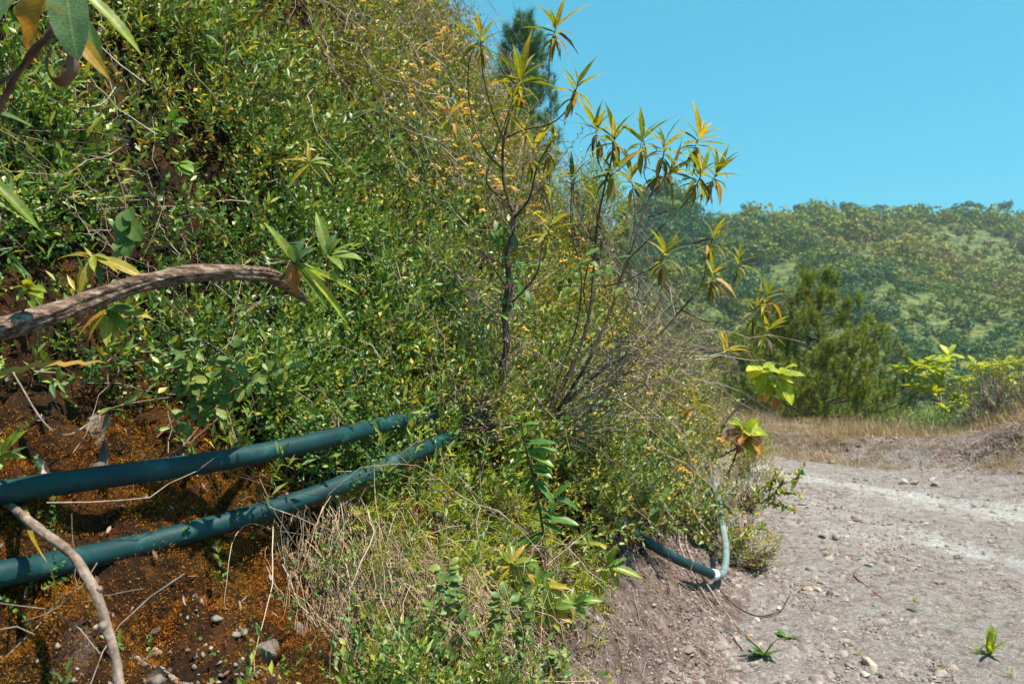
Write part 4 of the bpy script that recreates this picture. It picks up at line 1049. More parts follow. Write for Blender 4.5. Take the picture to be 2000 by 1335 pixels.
# ------------------------------------------------------------------ sprigs close to the camera
def at(plant, mesh, x0, y0, x1, y1, z, dz=0.0, wid=1.0, up=(0, -.5, 1), label=None):
    """a leaf from one picture position to another, at a distance"""
    a = W(x0, y0, z); b = W(x1, y1, z + dz)
    return plant.leaf(LM[mesh], a, b - a, up, float(np.linalg.norm(b - a)) * 1.06, wid, label=label)

ov = Plant('overhanging_sprig', W(-30, 260, 1.42), 'overhanging sprig with velvety green and withered orange leaves at the top corner', 'sprig')
ov.stem(pxpath([(-40, 290, 1.42), (0, 212, 1.4), (22, 165, 1.39), (48, 125, 1.38), (75, 92, 1.37), (98, 62, 1.36), (110, 20, 1.36), (118, -30, 1.37)]), [.0062, .006, .0055, .005, .0045], material=M['red_cane'])
ov.stem(pxpath([(-30, 172, 1.36), (10, 155, 1.37), (40, 132, 1.37), (56, 104, 1.345), (80, 80, 1.33), (104, 72, 1.33), (118, 76, 1.33)]), [.0035, .003, .003], material=M['shrub_bark'])
at(ov, 'velvet', 128, -45, 136, 84, 1.33, -.05, .95, (.2, -1, .35), 'broad velvety green leaf')
at(ov, 'velvet', 105, -50, -75, 38, 1.36, -.1, .8, (0, -.3, 1), 'broad velvety green leaf')
at(ov, 'orange_wide', 98, -12, 36, 104, 1.38, .02, 1.3, (-.3, -1, .3), 'withered orange leaf')
at(ov, 'serr', 152, -22, 278, 92, 1.36, .03, .75, (.5, -.6, .8), 'yellow green leaf')
at(ov, 'yellow', 128, 50, 214, 142, 1.40, .0, .95, (.4, -1, .4), 'yellow leaf')
at(ov, ('mid', 1), 152, 18, 220, 150, 1.42, .0, .62, (.7, -.7, .3))
at(ov, 'yellow', 70, -30, 78, 22, 1.42, 0, 1.2, (0, -1, .3))
# the curled dark leaf: a band rolled into a ring
mb = MB(); tt = np.linspace(0, 1, 26)
ring = np.stack([115 + 30 * np.sin(tt * 5.6 + .1) * (1 - .25 * tt), 120 - 45 * np.cos(tt * 5.6 + .1) * (1 - .15 * tt)], -1)
wd = .0085 * np.sin(np.pi * np.clip(tt * .95 + .05, 0, 1)) ** .6
Vr = []
for s_ in (-1, -.3, .3, 1):
    p3 = np.array([W(x, y, 1.335) for x, y in ring]); rd = unit(p3 - W(115, 120, 1.335)); p3 = p3 + rd * (s_ * wd * .55)[:, None]; p3[:, 1] += s_ * wd * 1.3; p3[:, 0] += .002 * np.sin(tt * 23 + s_); Vr.append(p3)
Vr = np.stack(Vr, 1).reshape(-1, 3); ii = np.arange(25)[:, None] * 4; jj = np.arange(3)[None]
mb.add(Vr, np.stack([ii + jj, ii + 4 + jj, ii + 5 + jj, ii + 1 + jj], -1).reshape(-1, 4))
o = mb.build('curled_leaf', M['lf_brown'], ov.root, smooth=True); o['label'] = 'dark dried leaf curled into a ring'

e1 = Plant('edge_sprig', W(-20, 345, 1.5), 'pair of arching yellow green leaves at the edge above the bent branch', 'sprig')
e1.stem(pxpath([(-60, 330, 1.5), (-20, 338, 1.5)]), .003, material=M['stem'])
at(e1, 'serr', -40, 335, 78, 436, 1.5, .03, .7, (.6, -.6, .8)); at(e1, 'serr', -50, 375, 80, 438, 1.48, .05, .55, (.2, -.5, 1)); at(e1, ('mid', 0), -40, 215, 60, 232, 1.55, 0, .6)
bl = Plant('fallen_dry_leaf', W(-60, 728, 1.6), 'long orange dry leaf blade lying level over the dark leaves', 'dry leaf')
bp_ = pxpath([(-120, 752, 1.55), (-40, 735, 1.6), (30, 722, 1.65), (80, 711, 1.68), (140, 709, 1.72), (206, 706, 1.76)])
mb = MB(); p = spline(bp_, 24); w_ = .0058 * np.sin(np.pi * np.linspace(.12, 1, 24)) ** .5
Vb = np.stack([p + np.array([0, .3, 1.0]) * (s_ * w_)[:, None] + np.array([0, 0, .003]) * np.sin(np.arange(24) * 2.1)[:, None] for s_ in (-1, 0, 1)], 1).reshape(-1, 3)
ii = np.arange(23)[:, None] * 3; jj = np.arange(2)[None]
mb.add(Vb, np.stack([ii + jj, ii + 3 + jj, ii + 4 + jj, ii + 1 + jj], -1).reshape(-1, 4)); mb.build('blade', M['lf_orange'], bl.root, smooth=True)

def whorl(name, x, y, z, tips, label, mesh, stem=None, cat='sprig', wid=1.0, group=None, smat='stem', r=.0028):
    pl = Plant(name, W(*(stem[0] if stem else (x, y, z))), label, cat, group)
    if stem: pl.stem(pxpath(stem + [(x, y, z)]), [r, r * .7], material=M[smat])
    for k, q in enumerate(tips):
        ms = q[2] if len(q) > 2 else mesh
        if ms in ('glossy', 'lime', 'mid', 'round'): ms = (ms, k % 2)
        at(pl, ms, x + random.uniform(-3, 3), y + random.uniform(-3, 3), q[0], q[1], z, q[3] if len(q) > 3 else random.uniform(-.05, .03), wid, (random.uniform(-.2, .3), -.7, 1))
    return pl

sh = whorl('leafy_shoot', 575, 515, 1.93, [(523, 434, 'serr'), (527, 497, 'yellow'), (566, 472, 'serr_velvet', -.05), (612, 478, 'serr_velvet'), (590, 462, 'serr_velvet'), (650, 580, 'serr_roll'), (612, 520, 'serr'), (640, 594, 'serr_roll', -.02), (682, 618, 'serr_roll'), (640, 545, 'serr', .05), (700, 560, 'serr_roll', .08), (575, 574, 'orange_wide')],
           'leafy shoot of serrated lime leaves at the tip of the bent branch', 'serr', [(548, 545, 1.96)], smat='red_cane', r=.005, wid=.85)
whorl('leafy_shoot', 642, 498, 2.0, [(619, 415, 'serr'), (708, 490, 'serr_wide'), (652, 455, 'serr_velvet'), (690, 470, 'serr_roll'), (670, 520, 'lime'), (655, 462, 'lime')], 'second leafy shoot with one wide lime leaf, standing upright past the branch tip', 'serr', [(640, 570, 2.08), (638, 540, 2.03)], smat='red_cane', r=.0045)
whorl('yellow_sprig', 182, 500, 1.85, [(108, 489, 'yellow'), (133, 512, 'yellow'), (148, 572, 'yellow'), (165, 480, 'yellow'), (182, 524, 'lime'), (235, 525, 'yellow'), (284, 528, 'yellow'), (210, 498, 'lime'), (228, 512, 'yellow'), (196, 545, 'mid'), (200, 555, 'mid')],
      'yellow and orange leaved sprig above the bent branch', 'yellow', [(215, 600, 1.95), (195, 540, 1.88)], wid=.95)
whorl('small_seedling', 55, 565, 1.62, [(28, 552, 'yellow'), (33, 574), (56, 540, 'yellow'), (80, 552), (80, 572), (62, 578, 'yellow'), (48, 540)], 'small yellow green seedling standing on the bent branch', 'lime', [(35, 622, 1.64), (52, 590, 1.62)])
whorl('hanging_sprig', 210, 605, 1.8, [(238, 634, 'glossy'), (135, 650, 'yellow'), (205, 668, 'lime'), (160, 662, 'yellow'), (258, 600, 'glossy'), (275, 598, 'lime'), (295, 608, 'yellow'), (250, 640, 'lime'), (235, 660, 'yellow'), (230, 590, 'mid')], 'mixed green and yellow sprig hanging below the bent branch', 'lime', [(222, 560, 1.82)])
rv = Plant('round_leaf_vine', W(240, 400, 2.1), 'hanging vine with a few broad round green leaves', 'vine')
rv.stem(pxpath([(225, 330, 2.2), (245, 400, 2.1), (248, 440, 2.08), (235, 500, 2.06)]), .002, material=M['stem'])
for x0, y0, x1, y1 in [(250, 408, 255, 428), (245, 420, 232, 462), (250, 430, 268, 462), (245, 462, 246, 494), (240, 470, 222, 484), (236, 488, 224, 508), (250, 410, 236, 448)]:
    at(rv, ('round', random.randint(0, 1)), x0, y0, x1, y1, 2.06, -.03, 1.1, (0, -1, .3))
for nm_x, nm_y, lab in ((335, 235, 'bright green broad leaf tuft high in the dark leaves'), (352, 320, 'lower bright green leaf tuft below the dark leaves of the slope')):
    whorl('leaf_tuft', nm_x, nm_y, 2.6, [(nm_x - 20, nm_y - 4), (nm_x + 26, nm_y - 6), (nm_x + 5, nm_y - 24), (nm_x - 10, nm_y + 20), (nm_x + 18, nm_y + 18), (nm_x + 24, nm_y + 6)], lab, 'glossy', [(nm_x, nm_y + 40, 2.7)], wid=1.6)
rs = Plant('round_leaf_shrub', W(340, 840, 2.15), 'sprawling sprigs of dull round leaves on reddish stems over the upper pipe', 'shrub')
for pts in ([(330, 860, 2.18), (385, 790, 2.1), (440, 730, 2.06), (470, 690, 2.06)], [(330, 860, 2.18), (420, 790, 2.12), (500, 740, 2.08), (555, 715, 2.08)], [(360, 800, 2.1), (370, 740, 2.06), (362, 690, 2.06)]):
    sp_ = rs.stem(pxpath(pts), [.0026, .002, .0014], material=M['red_cane'], k=14)
    for q in sp_[4:]:
        for m_ in range(4):
            d_ = np.array([random.gauss(0, 1), random.gauss(-.5, .6), random.gauss(-.1, .8)])
            rs.leaf(LM['round', random.randint(0, 1)], q + d_ * .006, d_, (0, -.8, .8), random.uniform(.026, .046), random.uniform(.8, 1.2))
whorl('pale_edge_sprig', 0, 890, 1.6, [(45, 838), (48, 890), (20, 862), (-10, 850), (10, 910), (-30, 870), (22, 845)], 'pale green serrated sprig at the edge above the upper pipe', 'serr', [(-40, 930, 1.6)], wid=1.2)
hl = Plant('hanging_dead_leaf', surf(196, 822, .05), 'large grey dried leaf hanging over the moss above the upper pipe', 'dry leaf')
hp0 = surf(196, 812, .07); hp1 = surf(206, 912, .07)
hl.leaf(LM['grey_dry'], hp0, hp1 - hp0, (.2, -1, .2), float(np.linalg.norm(hp1 - hp0)) * 1.05, .85, 'leaf_blade')
pk = Plant('rolled_dry_leaf', W(75, 900, 1.95), 'small rolled pinkish dry leaf standing behind the upper pipe', 'dry leaf')
pk.leaf(LM['pink'], W(73, 898, 1.96), W(104, 935, 1.93) - W(73, 898, 1.96), (.4, -1, .5), .062, 1.0, 'leaf_blade')
whorl('pipe_sprig', 90, 935, 1.99, [(66, 915, 'round'), (82, 912, 'round'), (106, 918, 'round'), (105, 935, 'round'), (60, 1000, 'mid'), (75, 1008, 'mid'), (90, 1002, 'mid')], 'small round leaved sprig poking out behind the upper pipe', 'round', [(80, 985, 2.02)], wid=.9)
# yellow strap leaf curled over the lower pipe
ys_ = Plant('strap_leaf', W(55, 1000, 1.78), 'yellow strap leaf draped over the lower pipe', 'leaf')
p = spline(pxpath([(45, 985, 1.84), (55, 1015, 1.74), (64, 1050, 1.64), (82, 1082, 1.585), (98, 1108, 1.57), (107, 1140, 1.57), (109, 1170, 1.58), (104, 1190, 1.585)]), 26)
w_ = .0085 * np.sin(np.pi * np.linspace(.10, .97, 26)) ** .7; tws = np.linspace(.2, 2.6, 26)
Vb = np.stack([p + (np.stack([np.cos(tws), .5 * np.sin(tws), .35 * np.sin(tws)], -1)) * (s_ * w_)[:, None] for s_ in (-1, 0, 1)], 1).reshape(-1, 3)
mb = MB(); ii = np.arange(25)[:, None] * 3; jj = np.arange(2)[None]
mb.add(Vb, np.stack([ii + jj, ii + 3 + jj, ii + 4 + jj, ii + 1 + jj], -1).reshape(-1, 4)); mb.build('blade', M['lf_yellow'], ys_.root, smooth=True)

# glossy leaved sprig with a dark upright stem
zg = 3.0
gl = Plant('glossy_leaf_sprig', W(1062, 1040, zg), 'upright sprig with glossy oblong leaves below the shrubs', 'sprig')
gs = gl.stem(pxpath([(1062, 1045, zg), (1052, 985, zg), (1040, 930, zg), (1028, 880, zg), (1020, 840, zg), (1018, 822, zg)]), [.006, .005, .003], material=M['stem'])
for x0, y0, x1, y1 in [(1018, 826, 1000, 805), (1019, 824, 1022, 803), (1020, 830, 1048, 820), (1020, 850, 1000, 828), (1022, 848, 1028, 838), (1026, 866, 1084, 860), (1030, 884, 1086, 874), (1032, 886, 1082, 906), (1024, 880, 996, 874), (1030, 894, 992, 910), (1034, 910, 1080, 912), (1032, 908, 1020, 920), (1036, 920, 1078, 922), (1036, 930, 1012, 952), (1040, 934, 1022, 965), (1046, 940, 1072, 944), (1046, 942, 1085, 972), (1082, 970, 1114, 940), (1084, 972, 1136, 985), (1082, 974, 1078, 1005), (1052, 985, 1040, 1000), (1054, 990, 1090, 1010), (1058, 1010, 1128, 1018), (1058, 1016, 1038, 1028), (1060, 1020, 1100, 1038), (1064, 1040, 1012, 1068), (1064, 1040, 1000, 1062)]:
    at(gl, ('glossy', random.randint(0, 1)), x0, y0, x1, y1, zg, random.uniform(-.04, .02), 1.05, (random.uniform(-.2, .3), -.45, 1))
whorl('broad_leaf_sprig', 1190, 1104, 3.35, [(1254, 1122, 'lime', -.03), (1163, 1172, 'lime', -.03), (1180, 1075, 'glossy'), (1200, 1068, 'lime'), (1222, 1088, 'glossy'), (1215, 1150, 'glossy'), (1166, 1112, 'lime'), (1224, 1125, 'lime')], 'star of broad lime leaves hanging over the bare earth cut', 'lime', [(1130, 1065, 3.45), (1165, 1080, 3.38)], wid=.85)
whorl('yellow_green_sprig', 1150, 1060, 3.35, [(1120, 1056), (1135, 1040), (1152, 1034), (1200, 1070, 'yellow'), (1180, 1062), (1165, 1068), (1140, 1075)], 'small pale sprig beside the star of broad lime leaves', 'lime', [(1120, 1090, 3.4)], wid=.9)
for x, y, z, lab in ((1070, 1190, 2.75, 'bushy clump of broad lime leaves low on the bank'), (1120, 1180, 2.85, 'broad lime leaf clump at the brink of the bare cut'), (1050, 1140, 2.85, 'glossy broad leaves under the upright sprig'), (1000, 1100, 2.75, 'green broad leaf clump behind the yellow flower head')):
    tips = [(x + 62 * math.cos(q) * random.uniform(.6, 1.1), y + 46 * math.sin(q) * random.uniform(.6, 1.1), random.choice(['lime', 'glossy', 'lime', 'yellow'])) for q in np.linspace(0, 6.28, 13)[:-1]]
    whorl('broad_leaf_clump', x, y, z, tips, lab, 'lime', [(x + 4, y + 60, z + .06)], cat='plant', wid=.9, group='broad leaved clumps')
dl = Plant('drooping_leaf_plant', W(1232, 1055, 3.95), 'plant with long dark drooping leaves above the lower pipe', 'plant')
dl.stem(pxpath([(1225, 1060, 4.0), (1245, 1020, 3.95), (1262, 965, 3.92)]), [.006, .004], material=M['shrub_bark'])
dl.stem(pxpath([(1240, 1035, 3.95), (1280, 1000, 3.9), (1292, 985, 3.9)]), [.004, .003], name='branch', material=M['shrub_bark'])
dl.rosette(W(1262, 962, 3.92), (0, -.1, 1), 15, .125, [('mid', 0), ('mid', 1), ('olive', 1), ('olive', 2), ('mid', 1)], spread=(15, 150))
dl.rosette(W(1290, 985, 3.88), (.2, -.2, .7), 13, .13, [('mid', 0), ('mid', 1), ('olive', 2), ('mid', 1)], spread=(30, 165), odd=ODD, podd=.12)
dl.rosette(W(1205, 970, 3.98), (-.4, -.2, 1), 8, .09, [('mid', 0), ('olive', 1)], odd=ODD)
# clump of small round dull leaves on red stems
rc = Plant('round_leaf_shrub', W(885, 1330, 2.3), 'low shrub of round dull green leaves on red stems below the straw', 'shrub')
for pts in ([(880, 1340, 2.3), (870, 1270, 2.27), (858, 1215, 2.27), (845, 1190, 2.27)], [(885, 1340, 2.32), (900, 1260, 2.3), (905, 1190, 2.3), (900, 1140, 2.32)], [(940, 1280, 2.4), (965, 1210, 2.4), (985, 1165, 2.4)], [(1020, 1300, 2.42), (1022, 1230, 2.42), (1020, 1165, 2.42)], [(870, 1200, 2.28), (872, 1140, 2.3), (870, 1110, 2.32)], [(1020, 1300, 2.42), (975, 1300, 2.38), (965, 1270, 2.36)], [(1080, 1335, 2.5), (1088, 1290, 2.5), (1094, 1270, 2.5)]):
    sp_ = rc.stem(pxpath(pts), [.0024, .002, .0012], material=M['red_cane'], k=12)
    for q in sp_[3:]:
        for m_ in range(4):
            d_ = np.array([random.gauss(0, 1), random.gauss(-.5, .6), random.gauss(0, .7)])
            rc.leaf(LM['round', random.randint(0, 1)], q + d_ * .006, d_, (0, -.7, .9), random.uniform(.022, .040), random.uniform(.8, 1.2))

whorl('yellow_leaf_sprig', 605, 318, 3.0, [(549, 302, 'yellow'), (568, 322, 'lime'), (556, 360, 'yellow'), (655, 352, 'yellow'), (648, 318, 'lime'), (600, 280, 'yellow'), (628, 340, 'yellow'), (640, 300, 'mid'), (590, 350, 'lime')], 'large yellow leaved sprig above the arching cane in the middle of the slope', 'yellow', [(615, 390, 3.1)], wid=.9)
for x, y, ms, lab in ((130, 175, 'mid', 'narrow leaved sprig just below the curled dark leaf'), (425, 190, 'mid', 'grey green narrow sprig left of the nearest yellow flower head'), (250, 60, 'lime', 'lime sprig to the right of the overhanging sprig'), (385, 95, 'mid', 'narrow green sprig high on the slope above the nearest flower head'), (520, 120, 'lime', 'pale lime sprig left of the long slanting cane'), (470, 330, 'mid', 'narrow green sprig at the near end of the arching cane'), (700, 205, 'lime', 'lime sprig beside the middle of the long slanting cane'),
                      (760, 120, 'mid', 'green sprig high up right of the long slanting cane'), (720, 400, 'mid', 'narrow green sprig below the arching cane'), (830, 310, 'lime', 'lime sprig at the lower end of the long slanting cane'), (770, 590, 'lime', 'bright sprig right of the second leafy shoot'), (860, 700, 'lime', 'upright lime sprig left of the dark trunk above the pipes'), (690, 690, 'mid', 'green sprig above the middle of the upper pipe'), (560, 770, 'lime', 'small lime sprig between the long pole and the round leaves'), (120, 380, 'mid', 'narrow green sprig beside the short pale twig'), (400, 430, 'mid', 'narrow sprig over the middle of the bent branch')):
    c0 = surf(x, y); Zs = surf(x, y, .22 if c0[1] < 3.8 else .42)[1]; q_ = np.random.default_rng(int(x + y)); R_ = 95 / Zs * q_.uniform(.8, 1.2)
    tips = [(x + R_ * math.cos(a_) * q_.uniform(.6, 1.1), y - .35 * R_ + R_ * .8 * math.sin(a_) * q_.uniform(.6, 1.1), random.choice([ms, ms, ms, 'yellow'])) for a_ in np.linspace(0, 6.0, 11)]
    whorl('narrow_leaf_sprig', x, y, Zs, tips, lab, ms, [(x + 6, y + 2.2 * R_, Zs + .12), (x - 3, y + R_, Zs + .03)], wid=.75, group='sprigs of the slope')

bush('hanging_bush', W(915, 812, 3.28), .20, .17, 70, .026, .0085, 'leaf_oval', 'leafy sprigs hanging over the far end of the upper pipe', 'bush', ln=.12)
bush('hanging_bush', W(935, 862, 3.22), .16, .16, 60, .026, .0085, 'leaf_olive_small', 'olive sprigs hiding the far end of the lower pipe', 'bush', ln=.12)

# ------------------------------------------------------------------ flower heads near enough to pick out
fh = MB(); florets(fh, np.zeros((1, 3)), np.array([1.0]), 46, ICO1)
fhm = fh.mesh('flower_head', M['flower'])
heads = [(462, 205, 17, 'yellow flower head among dark leaves, nearest the overhanging sprig'), (160, 136, 15, 'yellow flower head just behind the curled dark leaf'), (620, 82, 20, 'yellow flower head high on the slope under the long slanting cane'), (596, 262, 20, 'yellow flower head with hanging florets above the arching cane'), (578, 216, 12, 'small yellow flower head above a larger hanging one'),
         (605, 345, 12, 'small yellow flower head tucked under the arching cane'), (899, 475, 14, 'round yellow flower head left of the dark trunk'), (932, 467, 10, 'small yellow flower head beside the round one at the dark trunk'), (964, 560, 12, 'yellow flower head close beside the dark trunk'), (981, 1079, 17, 'yellow flower head at the end of the long grey pole'),
         (960, 868, 9, 'small orange yellow head by the hidden end of the upper pipe'), (880, 828, 12, 'orange yellow head lying on the upper pipe')]
for x, y, r, lab in heads:
    c = surf(x, y, (.26 if surf(x, y)[1] < 3.8 else .46) if y < 600 else .2)
    s_ = r / F * c[1]
    pl = Plant('flowering_sprig', c - np.array([0, -.02, .10]), lab, 'flower', 'yellow flower heads')
    pl.stem(np.array([c - np.array([0, -.02, .10]), c - np.array([.005, -.01, .05]), c - np.array([0, 0, .1 * s_])]), [.002, .0015], material=M['stem'], k=6)
    h_ = bpy.data.objects.new('flower_head', fhm); C.objects.link(h_); h_.parent = pl.root; h_.location = Vector(c) - pl.root.location
    h_.scale = (s_, s_, s_); h_.rotation_euler = (random.uniform(.1, .7), random.uniform(-.4, .4), random.uniform(0, 6)); h_['kind'] = 'stuff'
    for m_ in range(6):
        an = random.uniform(0, 6.28)
        pl.leaf(LM['mid', m_ % 2], c - np.array([0, 0, random.uniform(.02, .08)]), (math.cos(an), math.sin(an), random.uniform(.1, .9)), (0, 0, 1), random.uniform(.03, .05), .8)

#@@BEYOND
# ------------------------------------------------------------------ pines
M['pine_needles'] = leaf_mat('pine_needles', [(0, (.035, .075, .014)), (.4, (.11, .175, .022)), (.8, (.28, .31, .03)), (1, (.42, .33, .045))], .5, .3, (1.5, 1.4, .35))
M['pine_far'] = leaf_mat('far_pine_needles', [(0, (.03, .09, .04)), (.6, (.06, .15, .055)), (1, (.13, .21, .05))], .5, .25, (1.4, 1.4, .5))
M['pine_bark'] = grain_mat('pine_bark', [(.3, (.03, .02, .015)), (.55, (.08, .055, .04)), (.8, (.16, .12, .095))], 14, 6, .9, .7, 60, .01)
Tn = (np.array([[0, -.5, 0], [0, .5, 0], [1, 0, -.06]]), np.array([[0, 1, 2]]))

def pine(name, base, H, Rb, whorls, label, mt='pine_needles', clear=.08, nl=.15, nw=.0055, per=34, tufts=4, lean=(0, 0), shape=1.0, seed=1, up=.55):
    q = np.random.default_rng(seed)
    base = np.array(base, float)
    root = thing(name, base, label, 'pine tree', 'pine trees')
    top = base + np.array([lean[0], lean[1], H])
    tr = MB(); tp = spline(np.array([base, base + (top - base) * .5 + q.normal(0, .015 * H, 3) * [1, 1, 0], top]), 16)
    tube(tr, tp, np.linspace(.018 * H + .02, .006, 16), 8, .1)
    tr.build('trunk', M['pine_bark'], root, smooth=True)
    lim, P, D = MB(), [], []
    for w in range(whorls):
        f = clear + (1 - clear) * ((w + q.uniform(-.2, .2)) / whorls)
        c = base + (top - base) * f
        R0 = Rb * (1 - f) ** shape * q.uniform(.75, 1.15) + .10 * Rb
        for b in range(q.integers(4, 7)):
            az = q.uniform(0, 6.28); r = R0 * q.uniform(.6, 1.1)
            d = np.array([math.cos(az), math.sin(az), up * q.uniform(.3, 1.1)])
            path = spline(np.array([c, c + d * r * .5 + [0, 0, -.05 * r], c + d * r + [0, 0, .16 * r]]), 7)
            tube(lim, path, np.linspace(.006 * r + .010, .004, 7), 4, 0, cap=False)
            for t in range(max(2, int(tufts * (.4 + r / Rb)))):
                u = 1 - t / (tufts * 1.6) * q.uniform(.7, 1.1)
                if u < .38: continue
                p = c + d * r * u + [0, 0, .16 * r * u * u]
                off = q.normal(0, 1, 3) * np.array([.5, .5, .25]) * r * .27 * (1 if t else .2)
                tip = p + off
                if t: tube(lim, np.array([p, (p + tip) / 2 + [0, 0, -.02], tip]), [.005, .004, .003], 3, 0, cap=False)
                P.append(tip); D.append(unit(d * .5 + off / (np.linalg.norm(off) + .05) * .6 + np.array([0, 0, .85])))
    P.append(top); D.append(np.array([0, 0, 1.0]))
    lim.build('limbs', M['pine_bark'], root, smooth=True)['kind'] = 'stuff'
    P = np.array(P); D = np.array(D); N = len(P)
    e1 = unit(np.cross(D, q.normal(size=D.shape))); e2 = np.cross(D, e1)
    D = unit(D * .45 + np.array([0, 0, .8])); t = q.uniform(-1.1, .7, (N, per)); ph = q.uniform(0, 6.28, (N, per)); A = np.radians(q.uniform(24, 68, (N, per)))
    nd = D[:, None] * np.cos(A)[..., None] + (np.cos(ph)[..., None] * e1[:, None] + np.sin(ph)[..., None] * e2[:, None]) * np.sin(A)[..., None]
    pos = P[:, None] + D[:, None] * (t * nl * .9)[..., None]
    mb = MB()
    leaves(mb, pos.reshape(-1, 3), nd.reshape(-1, 3), q.normal(size=(N * per, 3)), nl * q.uniform(.7, 1.15, N * per), nw, Tn)
    stuffpart(mb.build('needles', M[mt], root))
    return root

def gnd(px, z):
    x = (px - 1000) / F * z
    return np.array([x, z, float(ground_z(x, z)) - .05])
pine('pine_tree', gnd(1612, 14.5) + np.array([0, 0, -.25]), 1.55 + 133 / F * 14.5 + .3, 1.75, 13, 'young bushy pine standing behind the dry grass across the road', tufts=10, lean=(-.12, 0), per=84, nl=.13, nw=.0105, seed=4, shape=.8, clear=.03)
pine('pine_tree', gnd(1500, 17.5) + np.array([0, 0, -.4]), 2.4, 1.25, 9, 'darker pine half hidden left of the young bushy pine', tufts=7, per=60, nl=.14, nw=.012, seed=9, shape=.7)
pine('pine_tree', gnd(1690, 18) + np.array([0, 0, -.6]), 1.5, 1.3, 8, 'low pine sapling at the right foot of the young bushy pine', tufts=5, per=56, nl=.15, nw=.010, seed=12, shape=.6)
pine('pine_tree', gnd(1022, 30), 1.6 + 650 / F * 30, 2.1, 26, 'tall blue green pine rising behind the slope against the sky', 'pine_far', clear=.55, tufts=6, per=60, nl=.30, nw=.022, seed=21, shape=.55, up=.7)
pine('pine_tree', gnd(1158, 34), 1.6 + 362 / F * 34, 1.3, 22, 'small pointed pine tip between the two long leaved shrubs', 'pine_far', clear=.6, tufts=4, per=36, nl=.3, nw=.022, seed=25)
pine('pine_tree', gnd(1216, 26), 1.6 + 275 / F * 26, 1.1, 22, 'dark narrow pine behind the many stemmed shrub', 'pine_far', clear=.25, tufts=4, per=36, nl=.26, nw=.016, seed=28)

# light green bush on the shoulder of the bank
M['bush_lime'] = leaf_mat('yellow_green_bush_leaf', [(0, (.13, .19, .02)), (.6, (.23, .28, .03)), (1, (.34, .34, .045))], .4, .35, (1.5, 1.4, .35))
bush('lime_bush', W(1165, 520, 7.6), .95, .24, 420, .034, .012, 'bush_lime', 'bright lime green bush behind the stems of the leaning shrub', ln=.2)
bush('lime_bush', W(1120, 480, 7.4), .55, .2, 200, .032, .012, 'bush_lime', 'smaller lime green bush left of the bright one', ln=.2)
g0 = lambda px, py: surf(px, py)
bush('flowering_bush', g0(1462, 1000), .5, .26, 170, .026, .010, 'leaf_olive_small', 'yellow flowered bush crowding the grey blue riser pipe', flowers=34, group='flowering bushes', ln=.16)
bush('flowering_bush', g0(1452, 930) , .55, .36, 220, .03, .011, 'leaf_olive_small', 'orange flowered bush at the bend where road meets slope', flowers=36, group='flowering bushes', ln=.18)
bush('flowering_bush', g0(1475, 1115), .24, .16, 120, .022, .009, 'leaf_olive_small', 'low yellow flowered bush below the white pipe joint', flowers=14, group='flowering bushes', ln=.12)

# thin twig reaching over the road, with a small hanging leaf
rtw = Plant('road_twig', W(1440, 985, 6.0), 'yellow leaved twig reaching out over the gravel road', 'twig')
for pts in ([(1440, 985, 6.0), (1500, 975, 5.9), (1525, 945, 5.85), (1530, 930, 5.85)], [(1490, 978, 5.9), (1530, 960, 5.85), (1562, 968, 5.8)], [(1480, 980, 5.95), (1520, 985, 5.9), (1552, 995, 5.9)], [(1500, 975, 5.9), (1512, 930, 5.9), (1520, 915, 5.9)], [(1525, 945, 5.85), (1552, 935, 5.85), (1568, 915, 5.85)], [(1460, 980, 6), (1500, 945, 6), (1512, 940, 6)]):
    q = rtw.stem(pxpath(pts), [.005, .0035, .002], material=M['stem'])
    for p in q[5:]:
        for m_ in range(4):
            rtw.leaf(LM[('lime', 0) if random.random() < .6 else 'yellow'], p + np.random.default_rng(random.randint(0, 9999)).normal(0, .012, 3), (random.gauss(0, 1), random.gauss(0, .6), random.gauss(0, .8)), (0, -.2, 1), random.uniform(.035, .06), 1.5)
at(rtw, ('olive', 0), 1567, 922, 1582, 938, 5.85); 
M['blue_leaf'] = leaf_mat('pale_blue_leaf', [(0, (.12, .42, .50)), (1, (.18, .50, .58))], .5, .3, (1, 1, 1), per='object')
LM['blue'] = leaf_mesh('blue_leaf', M['blue_leaf'], .8, .2, .2, .02, (.5, .5), 6)  # small leaf coloured pale blue
at(rtw, 'blue', 1564, 924, 1574, 918, 5.85, label='tiny pale blue leaf'); at(rtw, 'blue', 1573, 926, 1565, 917, 5.86, label='tiny pale blue leaf')

# broad leaved saplings with withering leaves at the bend
sap = Plant('broad_leaf_sapling', W(1392, 905, 7.0), 'leaning sapling with big yellow green leaves and three hanging orange ones', 'sapling')
sap.stem(pxpath([(1392, 905, 7.0), (1420, 820, 6.9), (1455, 785, 6.85), (1480, 765, 6.8), (1500, 750, 6.8), (1525, 732, 6.8)]), [.012, .010, .008, .005], material=M['cane'])
sap.stem(pxpath([(1480, 765, 6.8), (1482, 740, 6.8), (1490, 722, 6.8)]), [.007, .005], name='branch', material=M['cane'])
for x0, y0, x1, y1 in [(1490, 722, 1466, 708), (1490, 720, 1508, 706), (1490, 726, 1470, 742), (1492, 728, 1478, 762), (1525, 732, 1562, 722), (1525, 732, 1500, 712), (1522, 734, 1556, 745), (1520, 738, 1530, 770), (1520, 738, 1548, 778), (1510, 740, 1502, 772), (1500, 745, 1482, 770), (1525, 730, 1540, 706), (1500, 748, 1520, 752), (1488, 725, 1466, 728), (1515, 738, 1490, 738)]:
    for q in range(2): at(sap, ('umb', q), x0, y0, x1 + random.uniform(-8, 8), y1 + random.uniform(-8, 8), 6.8, random.uniform(-.15, .15), 1.15)
